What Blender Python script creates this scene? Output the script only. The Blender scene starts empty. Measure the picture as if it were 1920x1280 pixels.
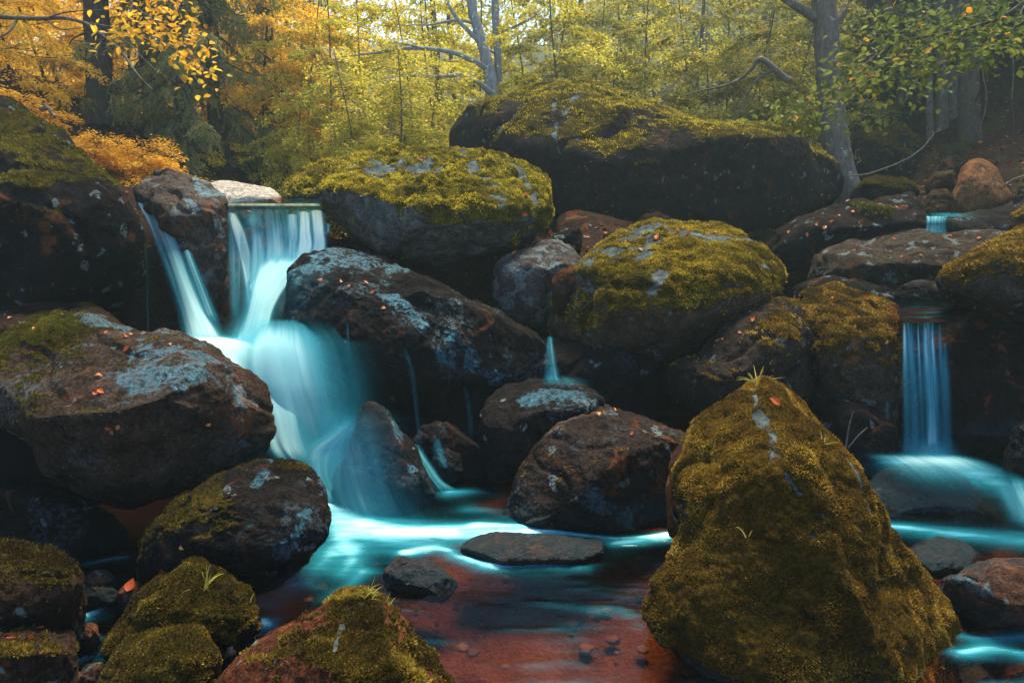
import bpy, bmesh, math, random
import numpy as np
from mathutils import Vector, Matrix
from math import radians, sin, cos, pi

scene = bpy.context.scene
COL = scene.collection
# ------------------------------------------------------------------ camera
FPX = 1280.0                       # focal length in photo pixels (24 mm)
CAM = np.array([0.0, 0.0, 2.2])
PITCH = math.atan(310 / 1280)
FWD = np.array([0, cos(PITCH), -sin(PITCH)])
UPV = np.array([0, sin(PITCH), cos(PITCH)])
RGT = np.array([1.0, 0, 0])
cd = bpy.data.cameras.new("camera")
cam = bpy.data.objects.new("camera", cd)
COL.objects.link(cam)
cam.location = CAM
cam.rotation_euler = (pi / 2 - PITCH, 0, 0)
cd.sensor_width = 36
cd.lens = 24
cd.clip_start = 0.05
cd.clip_end = 600
scene.camera = cam
# ------------------------------------------------------------------ sky, sun, exposure
SUN_EL, SUN_AZ = radians(64), radians(16)      # azimuth from +Y towards +X
world = bpy.data.worlds.new("World")
scene.world = world
world.use_nodes = True
wn = world.node_tree
sky = wn.nodes.new("ShaderNodeTexSky")
sky.sky_type = 'NISHITA'
sky.sun_disc = False
sky.sun_elevation = SUN_EL
sky.sun_rotation = SUN_AZ
sky.air_density = 1.0
sky.dust_density = 0.6
sky.ozone_density = 2.5
bg = wn.nodes["Background"]
wn.links.new(sky.outputs[0], bg.inputs[0])
bg.inputs[1].default_value = 0.125
sl = bpy.data.lights.new("sun", 'SUN')
sl.energy = 4.6
sl.angle = radians(22)
sl.color = (1.0, 0.86, 0.62)
so = bpy.data.objects.new("sun", sl)
COL.objects.link(so)
sdir = Vector((cos(SUN_EL) * sin(SUN_AZ), cos(SUN_EL) * cos(SUN_AZ), sin(SUN_EL)))
so.rotation_euler = sdir.to_track_quat('Z', 'Y').to_euler()
so.location = (0, 0, 20)
scene.view_settings.view_transform = 'Standard'
scene.view_settings.look = 'None'
scene.view_settings.exposure = 1.45
scene.view_settings.gamma = 1.0
scene.render.engine = 'CYCLES'
cy = scene.cycles
cy.use_denoising = True
cy.max_bounces = 6
cy.diffuse_bounces = 3
cy.glossy_bounces = 2
cy.transmission_bounces = 3
cy.transparent_max_bounces = 24
cy.volume_bounces = 0
cy.sample_clamp_indirect = 4

# ------------------------------------------------------------------ maths helpers
def P(px, py, d):
    "photo pixel + depth along the camera axis -> world point(s)"
    px = np.asarray(px, float); py = np.asarray(py, float); d = np.asarray(d, float)
    return CAM + d[..., None] * (FWD + ((px - 960) / FPX)[..., None] * RGT + ((640 - py) / FPX)[..., None] * UPV)

def PZ(px, py, z=0.0):
    px = np.asarray(px, float); py = np.asarray(py, float)
    dr = FWD + ((px - 960) / FPX)[..., None] * RGT + ((640 - py) / FPX)[..., None] * UPV
    t = (z - CAM[2]) / dr[..., 2]
    return CAM + t[..., None] * dr

_rng = np.random.default_rng(7)
_perm = _rng.permutation(256)
_perm = np.concatenate([_perm, _perm, _perm])
_grad = _rng.normal(size=(256, 3)); _grad /= np.linalg.norm(_grad, axis=1)[:, None]
def noise(p):
    i = np.floor(p).astype(np.int64); f = p - i
    i &= 255
    u = f * f * f * (f * (f * 6 - 15) + 10)
    out = 0
    for dx in (0, 1):
        wx = u[:, 0] if dx else 1 - u[:, 0]
        a = _perm[(i[:, 0] + dx) & 255]
        for dy in (0, 1):
            wy = wx * (u[:, 1] if dy else 1 - u[:, 1])
            b = _perm[(a + i[:, 1] + dy) & 255]
            for dz in (0, 1):
                w = wy * (u[:, 2] if dz else 1 - u[:, 2])
                g = _grad[_perm[(b + i[:, 2] + dz) & 255]]
                out = out + w * (g[:, 0] * (f[:, 0] - dx) + g[:, 1] * (f[:, 1] - dy) + g[:, 2] * (f[:, 2] - dz))
    return out * 1.6
def fbm(p, o=4, gain=0.5):
    s = 0; a = 1.0; q = p.copy()
    for _ in range(o):
        s = s + a * noise(q); q = q * 2.03 + 17.3; a *= gain
    return s
def sstep(a, b, x):
    t = np.clip((x - a) / (b - a), 0, 1)
    return t * t * (3 - 2 * t)

# ------------------------------------------------------------------ mesh helpers
def mesh_np(name, v, f, attrs=None, uv=None, smooth=True):
    "v (n,3); f (m,3) or (m,4) array, or a list of such arrays"
    me = bpy.data.meshes.new(name)
    fs = f if isinstance(f, list) else [f]
    me.vertices.add(len(v)); me.vertices.foreach_set("co", np.ascontiguousarray(v, np.float32).ravel())
    li = np.concatenate([a.ravel() for a in fs]).astype(np.int32)
    cnt = np.concatenate([np.full(len(a), a.shape[1], np.int32) for a in fs])
    st = np.concatenate([[0], np.cumsum(cnt)[:-1]]).astype(np.int32)
    me.loops.add(len(li)); me.loops.foreach_set("vertex_index", li)
    me.polygons.add(len(cnt)); me.polygons.foreach_set("loop_start", st)
    me.polygons.foreach_set("use_smooth", np.full(len(cnt), smooth))
    me.update(calc_edges=True)
    for k, a in (attrs or {}).items():
        at = me.attributes.new(k, 'FLOAT', 'POINT'); at.data.foreach_set("value", np.ascontiguousarray(a, np.float32))
    if uv is not None:
        ul = me.uv_layers.new(name="UVMap"); ul.data.foreach_set("uv", np.ascontiguousarray(uv[li], np.float32).ravel())
    return me
def link(name, me, mat, parent=None):
    o = bpy.data.objects.new(name, me); COL.objects.link(o)
    if mat is not None and len(me.materials) == 0: me.materials.append(mat)
    if parent is not None: o.parent = parent
    return o
def tag(o, label, cat, group=None):
    o["label"] = label; o["category"] = cat
    if group: o["group"] = group
    return o
def empty(name, loc, label, cat, group=None):
    o = bpy.data.objects.new(name, None); COL.objects.link(o); o.location = [float(c) for c in loc]
    o.empty_display_size = 0.1
    return tag(o, label, cat, group)
def vnormals(v, f):
    n = np.zeros_like(v)
    a = v[f[:, 1]] - v[f[:, 0]]; b = v[f[:, 2]] - v[f[:, 0]]
    fn = np.cross(a, b)
    for k in range(3):
        for c in range(3):
            n[:, c] += np.bincount(f[:, k], fn[:, c], len(v))
    return n / (np.linalg.norm(n, axis=1)[:, None] + 1e-12)
_ico = {}
def ico(l):
    if l not in _ico:
        bm = bmesh.new(); bmesh.ops.create_icosphere(bm, subdivisions=l, radius=1)
        me = bpy.data.meshes.new("t"); bm.to_mesh(me); bm.free()
        v = np.zeros(len(me.vertices) * 3); me.vertices.foreach_get("co", v)
        f = np.zeros(len(me.polygons) * 3, np.int32); me.loops.foreach_get("vertex_index", f)
        bpy.data.meshes.remove(me)
        _ico[l] = (v.reshape(-1, 3), f.reshape(-1, 3))
    return _ico[l]
def tube(pts, rad, n=8):
    pts = np.asarray(pts, float); rad = np.asarray(rad, float); m = len(pts)
    t = np.gradient(pts, axis=0); t /= np.linalg.norm(t, axis=1)[:, None] + 1e-9
    ref = np.where(np.abs(t[:, 2:3]) > 0.9, np.array([[1.0, 0, 0]]), np.array([[0, 0, 1.0]]))
    a = np.cross(t, ref); a /= np.linalg.norm(a, axis=1)[:, None] + 1e-9
    b = np.cross(t, a)
    th = np.arange(n) / n * 2 * pi
    v = pts[:, None] + rad[:, None, None] * (a[:, None] * np.cos(th)[None, :, None] + b[:, None] * np.sin(th)[None, :, None])
    i = np.arange(m - 1)[:, None] * n; j = np.arange(n)[None]; k = (j + 1) % n
    f = np.stack([i + j, i + k, i + n + k, i + n + j], -1).reshape(-1, 4)
    return v.reshape(-1, 3), f
def smooth_path(pts, n):
    "Catmull-Rom through pts (k, dims), n samples"
    p = np.asarray(pts, float); k = len(p)
    q = np.vstack([2 * p[0] - p[1], p, 2 * p[-1] - p[-2]])
    t = np.linspace(0, k - 1 - 1e-6, n); i = t.astype(int); u = (t - i)[:, None]
    a, b, c, d = q[i], q[i + 1], q[i + 2], q[i + 3]
    return 0.5 * (2 * b + (c - a) * u + (2 * a - 5 * b + 4 * c - d) * u ** 2 + (3 * b - a - 3 * c + d) * u ** 3)
def join(parts):
    vs, fs, o = [], [], 0
    for v, f in parts:
        vs.append(v); fs.append(f + o); o += len(v)
    return np.concatenate(vs), np.concatenate(fs)

# ------------------------------------------------------------------ materials
class NT:
    def __init__(s, name):
        s.m = bpy.data.materials.new(name); s.m.use_nodes = True
        s.t = s.m.node_tree; s.t.nodes.clear()
        s.out = s.n("ShaderNodeOutputMaterial")
    def n(s, ty, **kw):
        x = s.t.nodes.new(ty)
        for k, v in kw.items(): setattr(x, k, v)
        return x
    def l(s, a, b): s.t.links.new(a, b)
    def val(s, sock, v):
        if hasattr(v, "is_linked"): s.l(v, sock)
        else: sock.default_value = v
    def noise(s, vec, scale, detail=4, rough=0.55, dist=0.0):
        x = s.n("ShaderNodeTexNoise"); s.l(vec, x.inputs["Vector"])
        x.inputs["Scale"].default_value = scale; x.inputs["Detail"].default_value = detail
        x.inputs["Roughness"].default_value = rough; x.inputs["Distortion"].default_value = dist
        return x.outputs[0]
    def ramp(s, fac, stops, interp='LINEAR'):
        x = s.n("ShaderNodeValToRGB"); s.l(fac, x.inputs[0]); cr = x.color_ramp; cr.interpolation = interp
        while len(cr.elements) < len(stops): cr.elements.new(0.5)
        for e, (p, c) in zip(cr.elements, stops):
            e.position = p; e.color = (*c, 1) if len(c) == 3 else c
        return x.outputs[0]
    def step(s, fac, a, b):
        x = s.n("ShaderNodeMapRange", interpolation_type='SMOOTHSTEP'); s.l(fac, x.inputs[0])
        x.inputs[1].default_value = a; x.inputs[2].default_value = b
        return x.outputs[0]
    def math(s, op, a, b=0.0, clamp=False):
        x = s.n("ShaderNodeMath", operation=op, use_clamp=clamp); s.val(x.inputs[0], a); s.val(x.inputs[1], b)
        return x.outputs[0]
    def mix(s, fac, a, b, blend='MIX'):
        x = s.n("ShaderNodeMix", data_type='RGBA', blend_type=blend)
        s.val(x.inputs[0], fac)
        for sock, v in ((x.inputs[6], a), (x.inputs[7], b)):
            s.val(sock, v if hasattr(v, "is_linked") else (*v, 1))
        return x.outputs[2]
    def bump(s, h, strength, dist, normal=None):
        x = s.n("ShaderNodeBump"); s.l(h, x.inputs["Height"])
        x.inputs["Strength"].default_value = strength; x.inputs["Distance"].default_value = dist
        if normal: s.l(normal, x.inputs["Normal"])
        return x.outputs[0]
    def attr(s, name):
        x = s.n("ShaderNodeAttribute"); x.attribute_name = name
        return x.outputs["Fac"]
    def pos(s): return s.n("ShaderNodeNewGeometry").outputs["Position"]
    def scaled(s, vec, sc, rot=(0, 0, 0)):
        x = s.n("ShaderNodeMapping"); s.l(vec, x.inputs[0]); x.inputs["Scale"].default_value = sc
        x.inputs["Rotation"].default_value = rot
        return x.outputs[0]

_rm = {}
def rock_mat(stone=(0.10, 0.085, 0.07), rust=0.3, lichen=0.3, wet=0.2, moss_col=((0.012, 0.012, 0.003), (0.055, 0.042, 0.007), (0.15, 0.105, 0.014)), lich_col=(0.115, 0.145, 0.145), sheen=False):
    key = (stone, rust, lichen, wet, moss_col, lich_col, sheen)
    if key in _rm: return _rm[key]
    t = NT("granite"); p = t.pos()
    big = t.noise(p, 2.2, 5, 0.6); mid = t.noise(p, 9, 6, 0.65); fine = t.noise(p, 70, 4, 0.7); grit = t.noise(p, 190, 2, 0.6)
    d = tuple(c * 0.35 for c in stone); b = tuple(min(1, c * 2.1) for c in stone)
    c = t.ramp(mid, [(0.28, d), (0.5, stone), (0.74, b)])
    # crystal speckle of granite
    c = t.mix(t.step(grit, 0.56, 0.68), c, tuple(min(1, k * 2.4) for k in stone))
    c = t.mix(t.step(fine, 0.40, 0.30), c, (0.012, 0.010, 0.010))
    # coarse grain: dark hornblende, pale feldspar
    g2 = t.noise(p, 48, 5, 0.85)
    c = t.mix(1.0, c, t.ramp(g2, [(0.33, (0.35, 0.33, 0.32)), (0.5, (0.95, 0.95, 0.95)), (0.62, (1.9, 1.75, 1.6)), (0.72, (3.4, 3.1, 2.8))]), 'MULTIPLY')
    # rust bands
    rn = t.noise(p, 3.3, 6, 0.65, 0.8)
    c = t.mix(t.math('MULTIPLY', t.step(rn, 0.62 - 0.25 * rust, 0.72 - 0.2 * rust), min(1.0, 0.35 + rust * 0.6)), c, t.mix(mid, (0.08, 0.022, 0.008), (0.30, 0.10, 0.03)))
    # lichen plates
    ln = t.noise(p, 6.5, 3, 0.5, 0.3); ln2 = t.noise(p, 38, 4, 0.7)
    lm = t.math('MULTIPLY', t.step(ln, 0.70 - 0.2 * lichen, 0.73 - 0.2 * lichen), t.step(ln2, 0.40, 0.52))
    c = t.mix(lm, c, t.mix(fine, tuple(k * 0.7 for k in lich_col), tuple(min(1, k * 1.3) for k in lich_col)))
    bare = t.step(t.math('ADD', t.attr("bare"), t.math('MULTIPLY', t.math('SUBTRACT', t.noise(p, 32, 5, 0.75), 0.5), 1.5)), 0.42, 0.62)
    if not sheen:
        c = t.mix(bare, c, t.ramp(mid, [(0.3, tuple(k * 0.25 for k in lich_col)), (0.5, tuple(k * 0.6 for k in lich_col)), (0.7, tuple(min(1, k * 1.3) for k in lich_col))]))
    # wet band at the water line
    sz = t.n("ShaderNodeSeparateXYZ"); t.l(p, sz.inputs[0])
    band = t.step(t.math('ADD', sz.outputs[2], t.math('MULTIPLY', t.math('SUBTRACT', mid, 0.5), 0.25)), 0.20, 0.06)
    c = t.mix(t.math('MULTIPLY', band, 0.65), c, (0.006, 0.004, 0.003))
    # moss
    mv = t.attr("moss")
    mm = t.step(t.math('ADD', mv, t.math('MULTIPLY', t.math('SUBTRACT', t.noise(p, 26, 5, 0.7), 0.5), 0.9)), 0.36, 0.56)
    mfac = t.math('ADD', t.math('MULTIPLY', t.noise(p, 60, 5, 0.75), 0.6), t.math('MULTIPLY', t.noise(p, 4.5, 3, 0.6), 0.4))
    mc = t.ramp(mfac, [(0.34, moss_col[0]), (0.5, moss_col[1]), (0.66, moss_col[2])])
    c = t.mix(mm, c, mc)
    bs = t.n("ShaderNodeBsdfPrincipled")
    t.l(c, bs.inputs["Base Color"])
    wn_ = t.step(t.noise(t.scaled(p, (1, 1, 0.6)), 3.0, 4, 0.6), 0.70 - 0.24 * wet, 0.80 - 0.22 * wet)
    wn_ = t.math('MULTIPLY', wn_, t.step(t.noise(p, 30, 4, 0.7), 0.46, 0.60))
    wn_ = t.math('MAXIMUM', wn_, t.math('MULTIPLY', band, 0.6))
    sp_ = t.math('MULTIPLY', bare, 1.6) if sheen else 0.0
    if sheen: wn_ = t.math('MAXIMUM', wn_, t.math('MULTIPLY', bare, t.step(t.noise(t.scaled(p, (1, 2.2, 1), (0, 0, .5)), 19, 6, 0.75, .6), 0.38, 0.62)))
    wr = t.math('MULTIPLY', wn_, t.math('SUBTRACT', 1.0, mm, True))
    t.l(t.math('SUBTRACT', 0.95, t.math('MULTIPLY', wr, 0.25 + 0.45 * wet)), bs.inputs["Roughness"])
    t.l(t.math('ADD', 0.03, t.math('MULTIPLY', wr, t.math('ADD', 0.55, sp_))), bs.inputs["Specular IOR Level"])
    bs.inputs["Specular Tint"].default_value = (0.15, 0.68, 1.0, 1)
    h = t.math('ADD', t.math('ADD', t.math('MULTIPLY', mid, 0.6), t.math('MULTIPLY', g2, 0.35)), t.math('ADD', t.math('MULTIPLY', fine, 0.28), t.math('MULTIPLY', grit, 0.10)))
    h2 = t.math('ADD', t.noise(p, 95, 3, 0.8), t.math('MULTIPLY', t.noise(p, 26, 4, 0.7), 1.2))
    hm = t.n("ShaderNodeMix", data_type='FLOAT'); t.l(mm, hm.inputs[0]); t.l(h, hm.inputs[2]); t.l(h2, hm.inputs[3])
    t.l(t.bump(hm.outputs[0], 1.0, 0.045), bs.inputs["Normal"])
    t.l(bs.outputs[0], t.out.inputs[0])
    _rm[key] = t.m
    return t.m

def leaf_mat(name, stops, trans=0.5, rough=0.5):
    t = NT(name)
    c = t.ramp(t.attr("tint"), stops)
    a = t.n("ShaderNodeBsdfPrincipled"); t.l(c, a.inputs["Base Color"]); a.inputs["Roughness"].default_value = rough
    a.inputs["Specular IOR Level"].default_value = 0.12
    b = t.n("ShaderNodeBsdfTranslucent"); t.l(c, b.inputs[0])
    m = t.n("ShaderNodeMixShader"); m.inputs[0].default_value = trans
    t.l(a.outputs[0], m.inputs[1]); t.l(b.outputs[0], m.inputs[2]); t.l(m.outputs[0], t.out.inputs[0])
    return t.m
def bark_mat(name, c0, c1, moss=0.3):
    t = NT(name); p = t.pos()
    n1 = t.noise(t.scaled(p, (1, 1, 0.25)), 22, 5, 0.65); n2 = t.noise(p, 3, 4, 0.6)
    c = t.ramp(n1, [(0.3, c0), (0.65, c1)])
    c = t.mix(t.math('MULTIPLY', t.step(n2, 0.52, 0.62), moss), c, (0.06, 0.065, 0.015))
    c = t.mix(t.step(t.noise(p, 9, 3, 0.6), 0.62, 0.68), c, tuple(min(1, k * 1.8) for k in c1))
    bs = t.n("ShaderNodeBsdfPrincipled"); t.l(c, bs.inputs["Base Color"]); bs.inputs["Roughness"].default_value = 0.9
    bs.inputs["Specular IOR Level"].default_value = 0.15
    t.l(t.bump(n1, 0.8, 0.03), bs.inputs["Normal"]); t.l(bs.outputs[0], t.out.inputs[0])
    return t.m

def water_mat(name, streak=(46, 1.1), thin=(0.004, 0.37, 0.52), thick=(0.56, 0.95, 0.97), gain=1.25, lo=0.26, hi=0.68):
    "silky falling water: density attribute x streaks along the flow; thin water is clear, thick water is white"
    t = NT(name)
    uv = t.n("ShaderNodeTexCoord").outputs["UV"]
    s1 = t.noise(t.scaled(uv, (streak[0], streak[1], 1)), 1.0, 4, 0.6, 0.25)
    s2 = t.noise(t.scaled(uv, (streak[0] * 0.28, streak[1] * 0.7, 1)), 1.0, 3, 0.55)
    s = t.step(t.math('ADD', t.math('MULTIPLY', s1, 0.5), t.math('MULTIPLY', s2, 0.5)), lo, hi)
    d = t.attr("dens")
    # streaks matter where the water is thin, vanish where it is thick
    k = t.math('MULTIPLY', d, t.math('ADD', t.math('MULTIPLY', s, 0.65), t.math('MULTIPLY', d, 0.62)))
    a = t.math('MULTIPLY', k, gain, True)
    col = t.ramp(a, [(0.0, thin), (0.55, tuple(0.78 * x + 0.22 * y for x, y in zip(thin, thick))), (0.95, thick)])
    df = t.n("ShaderNodeBsdfDiffuse"); t.l(col, df.inputs[0])
    tl = t.n("ShaderNodeBsdfTranslucent"); t.l(col, tl.inputs[0])
    m1 = t.n("ShaderNodeMixShader"); m1.inputs[0].default_value = 0.45; t.l(df.outputs[0], m1.inputs[1]); t.l(tl.outputs[0], m1.inputs[2])
    tr = t.n("ShaderNodeBsdfTransparent")
    m2 = t.n("ShaderNodeMixShader"); t.l(a, m2.inputs[0]); t.l(tr.outputs[0], m2.inputs[1]); t.l(m1.outputs[0], m2.inputs[2])
    t.l(m2.outputs[0], t.out.inputs[0])
    return t.m
# ------------------------------------------------------------------ ground
def terrain_z(x, y):
    x = np.asarray(x, float); y = np.asarray(y, float)
    rgt = sstep(2.0, 3.4, x)
    z = -0.34 + 1.85 * (sstep(5.5, 7.8, y) * (1 - rgt) + sstep(6.2, 10.5, y) * rgt) + 0.055 * np.maximum(0, y - 9)
    z = z + 0.38 * np.maximum(0, -x - 3.6) * sstep(3, 8, y) * np.exp(-np.maximum(0, y - 14) * 0.05)
    z = z + 0.42 * np.maximum(0, x - 6.0) * sstep(7, 10.5, y) + 0.5 * np.maximum(0, x - 7.0) * sstep(10, 16, y)
    z = z + np.maximum(0, y - 26) * 0.16
    z = z - 0.25 * np.exp(-((x + 2.2) / 1.2) ** 2) * sstep(6.5, 8, y) * (1 - sstep(11, 15, y))
    return np.minimum(z, 34 + 0.05 * z)
gx = np.concatenate([np.linspace(-70, -9, 36)[:-1], np.linspace(-9, 12, 250), np.linspace(12, 80, 40)[1:]])
gy = np.concatenate([np.linspace(-12, 1.5, 12)[:-1], np.linspace(1.5, 16, 190), np.linspace(16, 130, 60)[1:]])
GX, GY = np.meshgrid(gx, gy)
gv = np.stack([GX.ravel(), GY.ravel(), terrain_z(GX, GY).ravel()], 1)
rough = fbm(gv * np.array([1.1, 1.1, 0]), 5)
gv[:, 2] += rough * np.where(gv[:, 2] < 0.1, 0.07, 0.16) * np.where(np.abs(gv[:, 0]) > 14, 3, 1)
nx, ny = len(gx), len(gy)
ii = (np.arange(ny - 1)[:, None] * nx + np.arange(nx - 1)[None]).ravel()
gf = np.stack([ii, ii + 1, ii + nx + 1, ii + nx], 1)
t = NT("forest_soil"); p = t.pos()
n1 = t.noise(p, 5, 5, 0.65); n2 = t.noise(p, 34, 4, 0.7)
soil = t.ramp(n2, [(0.32, (0.006, 0.004, 0.003)), (0.52, (0.020, 0.010, 0.006)), (0.66, (0.075, 0.025, 0.010)), (0.75, (0.16, 0.06, 0.02))])
soil = t.mix(t.step(t.noise(p, 1.3, 4, 0.6), 0.50, 0.62), soil, t.ramp(n2, [(0.3, (0.012, 0.014, 0.004)), (0.7, (0.055, 0.05, 0.010))]))
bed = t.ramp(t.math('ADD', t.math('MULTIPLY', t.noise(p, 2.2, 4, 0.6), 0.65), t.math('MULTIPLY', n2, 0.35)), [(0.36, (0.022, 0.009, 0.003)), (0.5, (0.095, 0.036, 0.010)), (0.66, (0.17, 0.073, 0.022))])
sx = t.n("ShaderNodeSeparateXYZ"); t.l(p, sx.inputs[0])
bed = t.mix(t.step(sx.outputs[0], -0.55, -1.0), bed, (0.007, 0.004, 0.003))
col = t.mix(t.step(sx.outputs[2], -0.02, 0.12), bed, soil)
bs = t.n("ShaderNodeBsdfPrincipled"); t.l(col, bs.inputs["Base Color"]); bs.inputs["Roughness"].default_value = 0.95
bs.inputs["Specular IOR Level"].default_value = 0.1
t.l(t.bump(n2, 1.0, 0.06), bs.inputs["Normal"]); t.l(bs.outputs[0], t.out.inputs[0])
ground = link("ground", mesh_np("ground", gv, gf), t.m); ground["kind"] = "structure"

# ------------------------------------------------------------------ rocks
def radial(poly, c, smooth=3.0):
    "outline radius (pixels) for 720 directions round c"
    q = np.array(poly, float) - c; q[:, 1] *= -1
    r = np.zeros(720); th = np.arange(720) / 720 * 2 * pi
    d = np.stack([np.cos(th), np.sin(th)], 1)
    for a, b in zip(q, np.roll(q, -1, 0)):
        e = b - a; den = d[:, 0] * e[1] - d[:, 1] * e[0]
        with np.errstate(divide='ignore', invalid='ignore'):
            tt = (a[0] * e[1] - a[1] * e[0]) / den
            u = (a[0] * d[:, 1] - a[1] * d[:, 0]) / den
        ok = (np.abs(den) > 1e-9) & (u >= -1e-6) & (u <= 1 + 1e-6) & (tt > 0)
        r = np.where(ok & (tt > r), tt, r)
    r = np.where(r <= 0, np.median(r[r > 0]), r)
    k = np.exp(-0.5 * (np.arange(-40, 41) * 0.5 / smooth) ** 2); k /= k.sum()
    return np.convolve(np.concatenate([r[-40:], r, r[:40]]), k, 'valid')

MOSS_MATS = {}
def moss_blade_mat(key):
    if key not in MOSS_MATS:
        st = {"gold": [(0, (0.026, 0.015, 0.005)), (0.3, (0.092, 0.053, 0.010)), (0.6, (0.225, 0.130, 0.017)), (0.85, (0.38, 0.235, 0.03)), (1, (0.48, 0.36, 0.08))],
              "olive": [(0, (0.035, 0.028, 0.004)), (0.35, (0.13, 0.098, 0.011)), (0.65, (0.26, 0.19, 0.018)), (1, (0.45, 0.33, 0.03))],
              "umber": [(0, (0.018, 0.012, 0.004)), (0.4, (0.060, 0.042, 0.008)), (0.7, (0.14, 0.098, 0.013)), (0.9, (0.27, 0.18, 0.022)), (1, (0.40, 0.29, 0.04))],
              "dim": [(0, (0.0136, 0.0136, 0.0034)), (0.5, (0.0408, 0.0354, 0.0061)), (1, (0.1088, 0.0816, 0.0109))],
              "green": [(0, (0.0238, 0.0272, 0.0048)), (0.5, (0.0748, 0.0748, 0.0095)), (1, (0.1904, 0.1632, 0.0204))],
              "bright": [(0, (0.035, 0.032, 0.004)), (0.35, (0.17, 0.14, 0.012)), (0.65, (0.36, 0.28, 0.018)), (1, (0.58, 0.46, 0.035))]}[key]
        MOSS_MATS[key] = leaf_mat("moss_" + key, st, 0.35, 0.8)
    return MOSS_MATS[key]

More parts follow.
